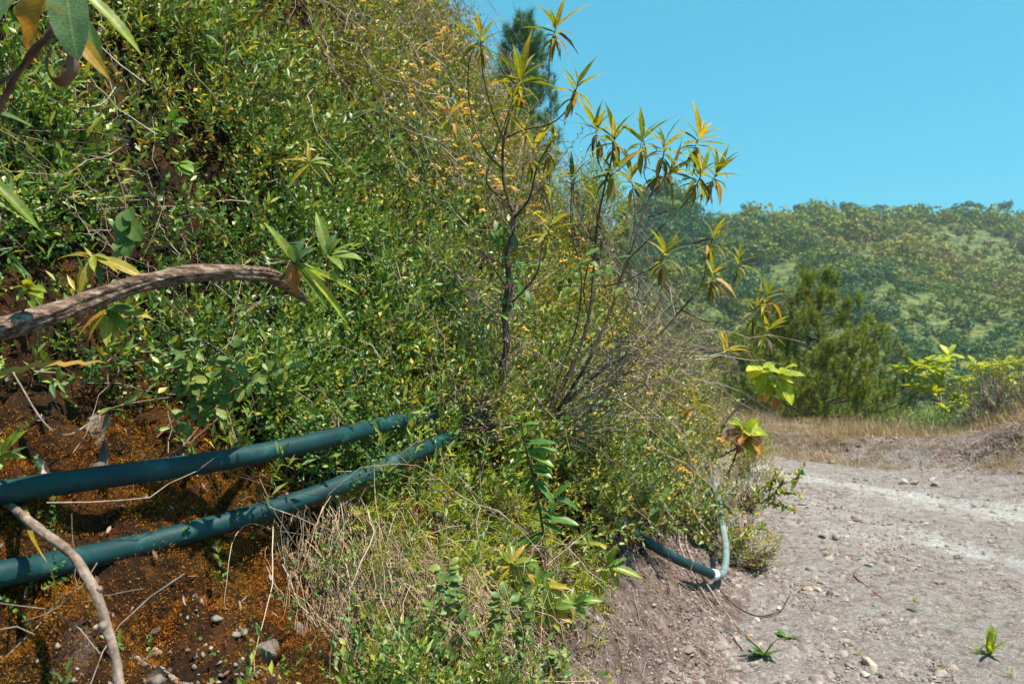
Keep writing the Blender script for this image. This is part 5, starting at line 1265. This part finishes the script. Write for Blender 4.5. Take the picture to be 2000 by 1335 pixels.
for x0, y0, x1, y1 in [(1484, 768, 1486, 786), (1492, 766, 1498, 786), (1512, 775, 1517, 800)]: at(sap, 'orange_wide', x0, y0, x1, y1, 6.75, 0, 1.2, (0, -1, .1), 'hanging orange leaf')
sap2 = Plant('broad_leaf_sapling', W(1425, 900, 6.6), 'low sapling with half orange leaves at the bend of the road', 'sapling')
sap2.stem(pxpath([(1420, 930, 6.6), (1440, 880, 6.6), (1452, 845, 6.6)]), [.010, .006], material=M['shrub_bark'])
sap2.stem(pxpath([(1398, 895, 6.6), (1425, 882, 6.6), (1450, 865, 6.6)]), [.009, .005], name='branch', material=M['shrub_bark'])
for x1, y1, ms in [(1432, 826, ('umb', 0)), (1446, 812, ('umb', 1)), (1470, 818, ('umb', 0)), (1496, 836, ('umb', 1)), (1468, 850, ('umb', 0)), (1428, 850, 'yellow'), (1420, 870, 'yellow'), (1440, 880, 'orange_wide'), (1450, 862, 'orange_wide'), (1478, 868, ('umb', 1)), (1490, 888, 'orange_wide'), (1465, 890, ('umb', 0)), (1456, 892, 'yellow'), (1484, 845, ('umb', 0)), (1430, 838, ('umb', 1)), (1410, 862, 'orange_wide')]:
    for q in range(2): at(sap2, ms, 1454 + random.uniform(-6, 6), 846 + random.uniform(-6, 8), x1 + random.uniform(-6, 6), y1 + random.uniform(-6, 6), 6.6, random.uniform(-.12, .12), 1.3 if ms != 'orange_wide' else 1)

# small trees with flat whorls of yellow green leaves across the road
M['pale_trunk'] = grain_mat('pale_smooth_trunk', [(.3, (.24, .20, .16)), (.7, (.46, .41, .35))], 9, 5, .8, .3)
def whorl_tree(base_px, z, forks, tips, label, L=.23):
    b = gnd(base_px, z)
    pl = Plant('whorled_tree', b, label, 'tree', 'whorl leaved trees')
    for i, pts in enumerate(forks):
        path = np.array([W(x, y, z + dz) for x, y, dz in pts])
        if i == 0: path = np.concatenate([[b], path])
        pl.stem(path, [.028, .02, .012] if i == 0 else [.014, .007], 'trunk' if i == 0 else 'branch', M['pale_trunk'])
    for x, y, dz in tips:
        c = W(x, y, z + dz)
        pl.rosette(c, (random.gauss(0, .15), random.gauss(-.1, .15), 1), 13, L, [('umb', 0), ('umb', 0), ('umb', 1)], spread=(58, 104))
    return pl
whorl_tree(1850, 13.5, [[(1846, 825, 0), (1838, 790, 0), (1835, 750, 0), (1836, 722, 0)], [(1838, 790, 0), (1815, 745, .3), (1798, 725, .3), (1790, 712, .3)], [(1846, 825, 0), (1870, 780, -.3), (1880, 755, -.3)], [(1846, 825, 0), (1850, 800, -.5), (1856, 790, -.5)], [(1835, 750, 0), (1855, 710, .2), (1858, 695, .2)]],
           [(1752, 716, .4), (1775, 722, .2), (1790, 712, .3), (1813, 703, 0), (1852, 692, .2), (1840, 707, -.2), (1818, 718, -.3), (1838, 722, 0), (1800, 735, .3), (1782, 745, .2), (1795, 755, -.1), (1822, 765, -.2), (1878, 738, -.3), (1890, 745, -.1), (1868, 775, -.3), (1888, 772, -.2), (1845, 795, -.4), (1860, 800, -.3), (1832, 745, .2), (1876, 785, .2)],
           'pale trunked small tree with flat yellow green leaf whorls across the road')
whorl_tree(1965, 13, [[(1962, 800, 0), (1960, 760, 0), (1958, 725, 0)], [(1962, 800, 0), (1985, 760, .2), (1995, 735, .2)], [(1960, 770, 0), (1930, 740, -.2), (1925, 722, -.2)]],
           [(1925, 716, -.2), (1958, 712, 0), (1945, 728, .1), (1970, 735, -.2), (1990, 708, .2), (2003, 732, .2), (1985, 750, -.1), (1998, 765, .1), (2025, 725, 0), (2020, 760, 0), (1905, 712, .3), (1965, 705, .3)],
           'second yellow green whorl leaved tree at the edge of the road bend', .23)
for px, z, H, Rr, lab, n in ((1905, 11.2, 0.9, .45, 'sparse twiggy shrub beside the pale trunked tree', 70), (1955, 10.6, 1.0, .5, 'thin brown twiggy shrub on the rubble mound', 80), (2010, 10.2, 1.1, .5, 'tall sparse shrub cut off by the picture edge', 90), (1845, 11.5, .36, .4, 'low dark green bush in the dry grass', 120), (1790, 12.4, .45, .5, 'rounded green bush behind the dry grass under the pale trunk', 150), (1735, 14, .5, .6, 'soft green bush behind the dry grass right of the young pine', 160)):
    b = gnd(px, z); root = bush('roadside_shrub', b, H, Rr, n, .045, .014, 'leaf_olive_small' if n < 100 else 'leaf_oval', lab, 'shrub', 'shrubs across the road', m=9, ln=.22)
    mS = MB(); k = 20 if n < 100 else 12
    an = rng.uniform(0, 6.28, k); ln = rng.uniform(.5, 1.05, k) * H; sp = rng.uniform(.1, .8, k) * Rr
    ends = b + np.stack([np.cos(an) * sp, np.sin(an) * sp, ln], -1)
    many_tubes(mS, np.stack([b + (ends - b) * np.array([t, t, t]) + rng.normal(0, .02, (k, 3)) * (t > 0) for t in np.linspace(0, 1, 6)], 1), rng.uniform(.004, .010, k), .003)
    stuffpart(mS.build('twigs', M['twig'], root))

# ------------------------------------------------------------------ dry grass along the far edge of the road
M['dry_grass'] = leaf_mat('dry_grass', [(0, (.15, .19, .04)), (.25, (.32, .28, .10)), (.5, (.48, .29, .20)), (.8, (.54, .33, .25)), (1, (.64, .50, .40))], .6, .3, (1.2, 1.1, .8), patch=((.30, .27, .07), 1.6, .4))
n = 42000
u = rng.uniform(-.32, 2.6, n); w = rng.uniform(-2.5, 7, n)
x = E0[0] + _ed[0] * w + _en[0] * u; y = E0[1] + _ed[1] * w + _en[1] * u
mx = np.exp(-(((x - 7.6) / 1.0) ** 2 + ((y - 8.9) / .9) ** 2))
k = (rng.uniform(size=n) < np.clip(.62 + 1.3 * fbm(x, y, 0, 1.6, 2, 14), .06, 1) * (1 - .85 * mx)) & (y > 6)
x, y, u = x[k], y[k], u[k]; P = np.stack([x, y, ground_z(x, y)], -1)
D = unit(rng.normal(0, .33, P.shape) + np.array([0, 0, 1.0]) + np.stack([-_en[0] * (u < .6) * .5, -_en[1] * (u < .6) * .5, 0 * u], -1))
mb = MB(); leaves(mb, P, D, rng.normal(size=P.shape), rng.uniform(.05, .27, len(P)) * (.45 + .65 * sstep(.1, .9, u)) * np.clip(1 + .9 * fbm(x, y, 0, 1.1, 2, 15), .35, 1.8), rng.uniform(.003, .008, len(P)), TB)
tag(mb.build('dry_grass', M['dry_grass']), 'pinkish tan dry grass along the far edge of the road', kind='stuff')
# raked-up dead grass on the mound
n = 5200; x = rng.normal(6.7, 1.1, n); y = rng.normal(9.0, .75, n); k = edge_d(x, y) > -.1; x, y = x[k], y[k]
P = np.stack([x, y, ground_z(x, y) + .02], -1)
k = rng.uniform(size=len(P)) < np.clip(.3 + 1.2 * fbm(x, y, 0, 2.4, 2, 44), 0, 1); P = P[k]
mb = MB(); leaves(mb, P, unit(rng.normal(0, 1, P.shape) * [1, 1, .35]), np.array([0, 0, 1.0]) + rng.normal(0, .3, P.shape), rng.uniform(.10, .35, len(P)), rng.uniform(.004, .009, len(P)), TB)
M['raked'] = leaf_mat('raked_grass', [(0, (.12, .07, .05)), (.5, (.30, .19, .145)), (1, (.50, .38, .31))], .7, .15, (1.1, 1, .8))
tag(mb.build('raked_dry_grass', M['raked']), 'bundles of raked dry grass on the rubble mound', kind='stuff')

# ------------------------------------------------------------------ stones, gravel, weeds on the road
n = 7000; x = rng.uniform(3.2, 10, n); y = rng.uniform(7, 12.5, n); e = edge_d(x, y)
k = (e > -.5) & (e < 1.7) & (rng.uniform(size=n) < np.where((x - 7.2) ** 2 + (y - 9.1) ** 2 < 3.4, .95, .45) * np.clip(.5 + fbm(x, y, 0, 1.7, 2, 55), .1, 1))
x, y = x[k], y[k]; P = np.stack([x, y, ground_z(x, y) + .005], -1)
M['rubble'] = grain_mat('verge_rubble', [(.1, (.05, .042, .036)), (.4, (.16, .125, .11)), (.7, (.27, .22, .20)), (.97, (.44, .40, .37))], 20, 4, .9, .4, per=True)
mb = MB(); lumps(mb, P, rng.uniform(.008, .026, len(P)) * (1 + 1.6 * rng.uniform(size=len(P)) ** 6), OCT, .32, .7)
tag(mb.build('verge_rubble', M['rubble']), 'crumbled earth and small stones along the far road verge', kind='stuff')
M['gravel'] = grain_mat('loose_gravel', [(.1, (.06, .055, .053)), (.3, (.15, .122, .115)), (.55, (.225, .19, .18)), (.8, (.30, .245, .225)), (.98, (.46, .42, .40))], 24, 3, .9, .3, per=True)
def roadpts(n, y0, y1):
    y = y0 + (y1 - y0) * rng.uniform(0, 1, n) ** 1.5; x = (rng.uniform(1150, 2150, n) - 1000) / F * y
    d, a = bank_D(x, y); k = (edge_d(x, y) < .25) & (d < .25)
    x, y = x[k], y[k]
    return np.stack([x, y, np.maximum(ground_z(x, y) + .004, bank_h(x, y))], -1), d[k]
P, d = roadpts(52000, 2.6, 9.8)
side = 1 - sstep(-1.6, -.15, -np.abs(d) * 0 + d)
keep = rng.uniform(size=len(P)) < np.where(d > -1.1, .95, .42) * (1 - .75 * np.clip(tracks(P[:, 0], P[:, 1]), 0, 1)) * np.clip(.55 + .9 * fbm(P[:, 0], P[:, 1], 0, 1.5, 2, 66), .12, 1)
P = P[keep]; d = d[keep]
sz = rng.uniform(.003, .0075, len(P)) * (1 + 3.4 * rng.uniform(size=len(P)) ** 7) * (1 + .5 * (d > -1.0)) * (P[:, 1] / 4.5) ** .35
an6 = np.linspace(0, 6.283, 6, endpoint=False)
CHIP = (np.concatenate([np.stack([np.cos(an6), np.sin(an6) * .9, -.35 + 0 * an6], -1), np.stack([.62 * np.cos(an6[::2] + .4), .6 * np.sin(an6[::2] + .4), .55 + 0 * an6[::2]], -1)]),
        np.array([[0, 1, 6], [1, 2, 7], [1, 7, 6], [2, 3, 7], [3, 4, 8], [3, 8, 7], [4, 5, 8], [5, 0, 6], [5, 6, 8], [6, 7, 8]]))
big = sz > np.sort(sz)[-min(len(sz), 9000)]
mb = MB(); lumps(mb, P[big], sz[big], CHIP, .22, .6); lumps(mb, P[~big], sz[~big], PYR, .30, .5)
tag(mb.build('gravel', M['gravel']), 'loose grey and pinkish gravel strewn over the road', kind='stuff')
P, d = roadpts(5000, 2.8, 8.5)
k = (rng.uniform(size=len(P)) < np.clip(.25 + 1.1 * fbm(P[:, 0], P[:, 1], 0, 1.1, 2, 26), 0, 1) * np.where(d > -1.9, .9, .12)); P = P[k]
mb = MB(); leaves(mb, P + [0, 0, .006], unit(rng.normal(0, 1, P.shape) * [1, 1, .12]), np.array([0, 0, 1.0]) + rng.normal(0, .3, P.shape), rng.uniform(.015, .07, len(P)), rng.uniform(.0025, .006, len(P)), T2)
M['road_litter'] = leaf_mat('reddish_needle_litter', [(0, (.20, .10, .075)), (.6, (.36, .20, .155)), (1, (.48, .34, .27))], .7, .1, (1, 1, .8))
tag(mb.build('needle_litter', M['road_litter']), 'reddish dry needle litter along the side of the road', kind='stuff')

def rockmat(nm, c):
    c = np.array(c); return grain_mat(nm, [(.3, tuple(c * .6)), (.52, tuple(c)), (.75, tuple(np.minimum(c * 1.4, .8)))], 28, 7, .9, .7, 90, .006)
RM = {'moss_rock': rockmat('mossy_rock', (.15, .125, .11)), 'pale': rockmat('pale_stone', (.46, .42, .38)), 'grey': rockmat('grey_stone', (.27, .25, .235)), 'dark': rockmat('dark_slate', (.11, .11, .11)), 'blue': rockmat('blue_grey_stone', (.24, .30, .32)), 'pink': rockmat('pink_stone', (.44, .29, .23)), 'orange': rockmat('orange_stone', (.48, .29, .17)), 'beige': rockmat('beige_stone', (.46, .35, .28))}
def stone(px, py, wpx, col, label, asp=.55, long=1.0, rot=None, seed=0, sub=ICO2, name='stone'):
    c = surf(px, py); s_ = wpx / F * c[1] * .5
    q = np.random.default_rng(seed + int(px)); v, f = sub
    v = v * np.array([long, 1 / long ** .5, asp])
    for _ in range(13):                                 # broken faces
        nrm = unit(q.normal(size=3)); h = q.uniform(.28, .62); dd_ = v @ nrm
        v = v - np.outer(np.maximum(dd_ - h, 0) * .98, nrm)
    v = v * (1 + .05 * fbm(v[:, 0], v[:, 1], v[:, 2], 4, 2, seed)[:, None]) * s_
    a_ = q.uniform(0, 6.28) if rot is None else rot; R_ = np.array([[math.cos(a_), -math.sin(a_), 0], [math.sin(a_), math.cos(a_), 0], [0, 0, 1]])
    v = v @ R_.T; v[:, 2] -= v[:, 2].min() + .22 * (v[:, 2].max() - v[:, 2].min())
    mb = MB(); mb.add(v + c, f); o = mb.build(name, RM[col], origin=tuple(c))
    return tag(o, label, 'stone', 'stones beside the road')
for a_ in [(1762, 946, 26, 'pale', 'pale flat stone at the foot of the dry grass, nearest the pine'), (1784, 947, 26, 'beige', 'thin beige slab beside the pale flat stone at the dry grass'), (1820, 939, 22, 'beige', 'rounded beige stone at the dry grass, upper of two'), (1827, 948, 24, 'grey', 'flat grey stone under the rounded beige one at the dry grass'),
           (1606, 1051, 22, 'dark', 'dark low stone starting the row of three on the road'), (1631, 1054, 30, 'grey', 'grey brown slab in the middle of the row of three on the road'), (1653, 1052, 20, 'pale', 'pale stone ending the row of three on the road'),
           (1684, 1097, 26, 'blue', 'blue grey slab on the road, further of a pair'), (1697, 1106, 26, 'blue', 'dark blue grey slab on the road, nearer of a pair'), (1579, 1115, 27, 'grey', 'light grey stone alone near the twig arch'),
           (1577, 1152, 26, 'pink', 'flat pink stone in the cluster on the shoulder'), (1595, 1154, 24, 'beige', 'pointed beige stone in the cluster on the shoulder'), (1606, 1142, 24, 'grey', 'grey brown stone at the back of the cluster on the shoulder'), (1618, 1161, 22, 'dark', 'dark slate splinter at the front of the cluster on the shoulder'),
           (1831, 1141, 16, 'dark', 'lone dark stone in the open road'), (1708, 1185, 15, 'blue', 'small pale blue stone on the road'), (1744, 1198, 18, 'grey', 'small grey stone between the pale blue stone and the dark slab'), (1785, 1196, 32, 'dark', 'long dark slab beside the grass tuft'),
           (1797, 1245, 20, 'pink', 'pink stone alone on the near road'), (1697, 1300, 48, 'beige', 'large long beige stone at the near edge of the road'), (1688, 1321, 30, 'pale', 'pale grey slab below the large beige stone'), (1722, 1322, 26, 'grey', 'cracked grey stone beside the large beige stone'),
           (1476, 1212, 24, 'pale', 'pale stone under the twig arch'), (1521, 1189, 16, 'pale', 'round whitish pebble inside the twig arch'), (1465, 1246, 22, 'orange', 'orange beige stone above the strappy plant'), (1474, 1303, 34, 'grey', 'grey slab under the strappy plant'), (1484, 1262, 26, 'beige', 'brown stone behind the strappy plant'),
           (1632, 1234, 24, 'beige', 'pinkish beige stone, largest of three together on the shoulder'), (1648, 1236, 14, 'pale', 'small pale stone beside the largest of three'), (1659, 1237, 16, 'grey', 'small grey stone ending the three together'), (1486, 1144, 22, 'pale', 'white stone under the yellow flowered bush'),
           (1420, 1232, 26, 'dark', 'brown flat stone lodged under the pale sticks')]:
    stone(*a_, asp=random.uniform(.4, .65), long=random.uniform(1.0, 1.35), seed=len(a_[4]))
stone(583, 1240, 56, 'moss_rock', 'rough grey rock embedded in the moss, upper of two', .6, 1.1, .3, 5, ICO3, 'embedded_rock')
stone(515, 1290, 112, 'moss_rock', 'smooth grey slab of rock embedded in the moss, lower of two', .55, 1.25, .9, 8, ICO3, 'embedded_rock')
stone(42, 1255, 40, 'blue', 'flat grey green stone in the shale at the corner', .35, 1.3, .2, 8, ICO2, 'embedded_rock')

tube_thing('fallen_twig', np.array([surf(x, y, .012) for x, y in [(1664, 1105), (1672, 1128), (1700, 1150), (1722, 1168), (1745, 1182), (1766, 1192)]]), [.004, .006, .006, .004], M['red_cane'], 'long reddish twig lying on the road', 'twig', 6, 24, .15, world=True)
tube_thing('fallen_twig', np.array([surf(x, y, .012) for x, y in [(1810, 1186), (1825, 1194), (1850, 1205)]]), [.004, .004, .002], M['red_cane'], 'short reddish twig behind the long dark slab', 'twig', 6, 12, .15, world=True)
tube_thing('arching_twig', np.array([surf(1408, 1152, .02), surf(1440, 1185, .05), surf(1478, 1202, .06), surf(1515, 1196, .08), surf(1535, 1175, .12), W(1543, 1160, 4.8)]), [.005, .005, .004, .003], M['shrub_bark'], 'bent twig arching over the shoulder with a yellow leaf tip', 'twig', 6, 26, .15, world=True)

def weed(px, py, n, L, label, mesh='blade', spread=(8, 75), wid=1.0, mats='lime', cat='weed', grp='weeds on the road'):
    c = surf(px, py); pl = Plant('road_weed', c, label, cat, grp)
    for k in range(n):
        an = random.uniform(0, 6.28); th = math.radians(random.uniform(*spread))
        d = (math.cos(an) * math.sin(th), math.sin(an) * math.sin(th), math.cos(th))
        pl.leaf(random.choice(LM_B[mats]), c, d, (0, 0, 1) if th > .3 else (math.cos(an), math.sin(an), .2), L * random.uniform(.6, 1.1), wid)
    return pl
LM_B = {'lime': [leaf_mesh('grass_blade', M['lf_lime'], .07, c_, .4, .0, (.3, .7), 6, seed=50) for c_ in (.1, .35)], 'strap': [leaf_mesh('strap_leaf', M['lf_mid'], .22, c_, .5, .01, (.35, .8), 8, seed=52) for c_ in (.1, .25)], 'broad': [leaf_mesh('weed_leaf', M['lf_glossy'], .4, c_, .4, .02, (.7, .8), 7, seed=54) for c_ in (.1, .3)]}
weed(1932, 1282, 11, .17, 'tall bladed weed standing on the near road', mats='lime', spread=(6, 48), wid=2.2)
weed(1912, 1278, 16, .07, 'grass tuft at the foot of the tall bladed weed')
for px, py, n, L, lab in ((1853, 1210, 14, .055, 'grass tuft at the end of the reddish twigs'), (1868, 1228, 14, .05, 'grass tuft in front of another, nearest the pink stone'), (1888, 1212, 8, .05, 'thin grass tuft standing apart towards the open road'), (1785, 1178, 18, .06, 'yellowish grass tuft above the long dark slab'), (1620, 1083, 14, .06, 'grass tuft before the row of three stones'),
                          (1668, 1105, 8, .06, 'sparse grass tuft beside the blue grey slabs'), (1975, 1325, 16, .06, 'grass tuft in the near corner of the road'), (1838, 1310, 9, .05, 'small grass tuft on the bare near road'), (1680, 1283, 10, .06, 'green tuft behind the large beige stone'), (1775, 1240, 6, .04, 'tiny sprout beside the pink stone'), (1700, 1318, 10, .05, 'yellow tuft between the near stones')):
    weed(px, py, n, L, lab)
weed(1487, 1035, 9, .10, 'bright green weed at the shoulder by the flowered bush', mats='broad', spread=(20, 70), wid=.8)
weed(1536, 1246, 9, .075, 'bright green low weed on the shoulder above the strappy plant', mats='broad', spread=(40, 85))
ag = weed(1492, 1283, 9, .15, 'strappy dark green plant on the stones of the shoulder', mats='strap', spread=(25, 80), wid=1.15, cat='plant')
ag.root.name = 'strappy_plant'

#@@FOREST
# ------------------------------------------------------------------ wooded hills across the valley
M['wood_dark'] = leaf_mat('dark_woodland_leaf', [(0, (.016, .05, .016)), (.5, (.05, .11, .025)), (1, (.11, .17, .03))], .6, .2, (1.4, 1.4, .5), patch=((.03, .095, .04), .05, .6), spec=.2)
M['wood_mid'] = leaf_mat('olive_woodland_leaf', [(0, (.07, .10, .014)), (.5, (.16, .19, .022)), (1, (.26, .26, .03))], .6, .2, (1.4, 1.4, .4), patch=((.10, .17, .03), .05, .6), spec=.2)
M['wood_yellow'] = leaf_mat('yellow_woodland_leaf', [(0, (.13, .14, .015)), (.5, (.22, .21, .02)), (1, (.30, .26, .03))], .6, .2, (1.4, 1.3, .4), spec=.2)
M['wood_brown'] = leaf_mat('brownish_woodland_leaf', [(0, (.09, .08, .025)), (.5, (.19, .15, .04)), (1, (.27, .20, .06))], .6, .2, (1.3, 1.2, .5), spec=.2)
def crown(mb, c, Rr, H, leaf, q, lai=1.6, lobes=6):
    lc = unit(q.normal(size=(lobes, 3)) * [1, 1, .6]) * q.uniform(.15, .85, (lobes, 1)) * [1, 1, .8]; lr = q.uniform(.22, .60, lobes)
    n = int(min(2200, lai * 3.14 * Rr * Rr / (.33 * leaf * leaf)) + 12)
    i = q.integers(0, lobes, n); d = unit(q.normal(size=(n, 3)) + [0, 0, .25])
    p = (lc[i] + d * (lr[i] * q.uniform(.75, 1.05, n))[:, None]) * [Rr, Rr, H * .5]
    leaves(mb, c + p, unit(np.cross(d, q.normal(size=(n, 3)))), d + q.normal(0, .45, (n, 3)), leaf * q.uniform(.7, 1.4, n), leaf * q.uniform(.5, .9, n), T2)
wood = {k: MB() for k in ('dark', 'mid', 'yellow', 'brown')}
q = np.random.default_rng(77)
n = 5200
z = 48 + 222 * q.uniform(0, 1, n) ** .62; x = (q.uniform(1090, 2160, n) - 1000) / F * z
lown = fbm(x, z, 0, 1 / 38., 2, 81)
keep = (np.abs(lown) < 9) & (q.uniform(size=n) < np.where(lown > .22, .98, .46))
x, z, lown = x[keep], z[keep], lown[keep]
gzv = ground_z(x, z)
bigp = fbm(x, z, 0, 1 / 75., 2, 123)
for k in range(len(x)):
    Rr = 1.3 + 3.6 * q.uniform() ** 1.8 if lown[k] <= .22 else q.uniform(.6, 1.5); H = Rr * q.uniform(.9, 2.3)
    leaf = .0044 * z[k]
    v = .22 + .6 * q.uniform() + .6 * lown[k] + .95 * bigp[k]
    kd = 'dark' if v < .38 else 'mid' if v < .84 else 'brown' if v < .98 else 'yellow'
    crown(wood[kd], np.array([x[k], z[k], gzv[k] + H * .30]), Rr, H, leaf, q, .85)
for kd, lab in (('dark', 'dark blue green woodland covering the far hill'), ('mid', 'olive green woodland covering the far hill'), ('yellow', 'yellow green crowns dotted over the far hill'), ('brown', 'brownish dry crowns dotted over the far hill')):
    tag(wood[kd].build({'dark': 'dark_woodland', 'mid': 'olive_woodland', 'yellow': 'yellow_woodland', 'brown': 'brown_woodland'}[kd], M['wood_' + kd]), lab, kind='stuff')
print('trees', len(x), flush=True)

def hill_tree(px, pyt, Z, Rr, crown_h, label, mt='wood_dark', trunk=True, flat=1.0, cat='tree', name='hill_tree', group='trees on the far hill', sink=.5):
    xx = (px - 1000) / F * Z; ztop = EYE - (pyt - 667.5) / F * Z
    g = min(float(ground_z(xx, Z)) - sink, ztop - crown_h * .8)
    root = thing(name, (xx, Z, g), label, cat, group)
    mb = MB(); qq = np.random.default_rng(int(px * 7 + pyt))
    Rr *= qq.uniform(.55, 1.25); crown_h *= qq.uniform(.9, 1.7)
    crown(mb, np.array([xx, Z, ztop - crown_h * .5]), Rr, crown_h, .0034 * Z, qq, 1.9, int(qq.integers(5, 12)))
    stuffpart(mb.build('crown', M[mt], root))
    tm = MB(); tube(tm, spline(np.array([[xx, Z, g], [xx + .1, Z, (g + ztop) / 2], [xx, Z, ztop - crown_h * .4]]), 6), np.linspace(.0012 * Z, .0005 * Z, 6), 6)
    tm.build('trunk', M['pine_bark'], root)
ordw = ['first', 'second', 'third', 'fourth', 'fifth', 'sixth', 'seventh', 'eighth', 'ninth', 'tenth', 'eleventh', 'twelfth', 'thirteenth', 'fourteenth', 'fifteenth', 'sixteenth', 'seventeenth', 'eighteenth']
for k, (px, pyt, Rr, ch) in enumerate([(1457, 404, 2.1, 2.4), (1481, 412, 1.4, 1.8), (1558, 409, 1.5, 1.8), (1600, 402, 2.4, 2.8), (1632, 407, 1.7, 2.4), (1650, 402, 2.3, 3.2), (1717, 406, 2.0, 2.6), (1750, 404, 1.6, 2.0), (1770, 407, 2.4, 2.2), (1802, 408, 3.0, 2.6), (1845, 406, 2.4, 2.4), (1868, 410, 2.0, 2.0), (1889, 401, 1.8, 1.9), (1912, 398, 1.9, 2.2), (1929, 410, 2.8, 4.0), (1962, 400, 2.9, 3.6), (1992, 408, 3.2, 3.4)]):
    hill_tree(px, pyt - (9 if k % 3 != 1 else 3), 258, Rr, ch, f'small tree on the far skyline, {ordw[k]} from the end nearest the slope', sink=.3)
for px, pyt, Z, Rr, ch, mt, lab in ((1258, 366, 172, 2.6, 3.6, 'wood_dark', 'domed dark tree crowning the nearer ridge behind the leaning shrub'), (1290, 383, 172, 2.2, 3, 'wood_dark', 'lower dark tree beside the domed one on the nearer ridge'), (1236, 382, 172, 2.0, 3, 'wood_dark', 'dark tree on the slope side of the domed one'),
                                    (1780, 488, 190, 5.0, 6.5, 'wood_yellow', 'bright yellow green tree in the middle of the far hill'), (1880, 545, 150, 3.2, 4.5, 'wood_dark', 'lone dark pine with a bare tall trunk on the far hill'), (1722, 600, 130, 2.6, 2.6, 'wood_yellow', 'yellow topped tree low on the hill above the whorl leaved tree'),
                                    (1768, 632, 120, 2.2, 2.0, 'wood_yellow', 'smaller yellow topped tree low on the hill beside the other'), (1540, 540, 150, 3.4, 2.6, 'wood_yellow', 'yellow green tree left of the young pine top on the hill'), (1665, 440, 235, 6, 5, 'wood_mid', 'broad olive tree high on the far hill')):
    hill_tree(px, pyt, Z, Rr, ch, lab, mt)

#@@HAZE
hz = bpy.data.materials.new('valley_haze'); hz.use_nodes = True; hn = hz.node_tree.nodes; hn.clear()
pv = hn.new('ShaderNodeVolumePrincipled'); pv.inputs['Density'].default_value = .0005; pv.inputs['Color'].default_value = (.72, .90, .96, 1); pv.inputs['Anisotropy'].default_value = .2
ho = hn.new('ShaderNodeOutputMaterial'); hz.node_tree.links.new(pv.outputs[0], ho.inputs['Volume'])
lo3, hi3 = np.array([-60., -45, -40]), np.array([330., 360, 70])
cv = np.array([[x_, y_, z_] for x_ in (lo3[0], hi3[0]) for y_ in (lo3[1], hi3[1]) for z_ in (lo3[2], hi3[2])])
mb = MB(); mb.add(cv, np.array([[0, 1, 3, 2], [4, 6, 7, 5], [0, 4, 5, 1], [2, 3, 7, 6], [0, 2, 6, 4], [1, 5, 7, 3]]))
tag(mb.build('haze', hz), 'thin blue haze filling the valley', kind='stuff')
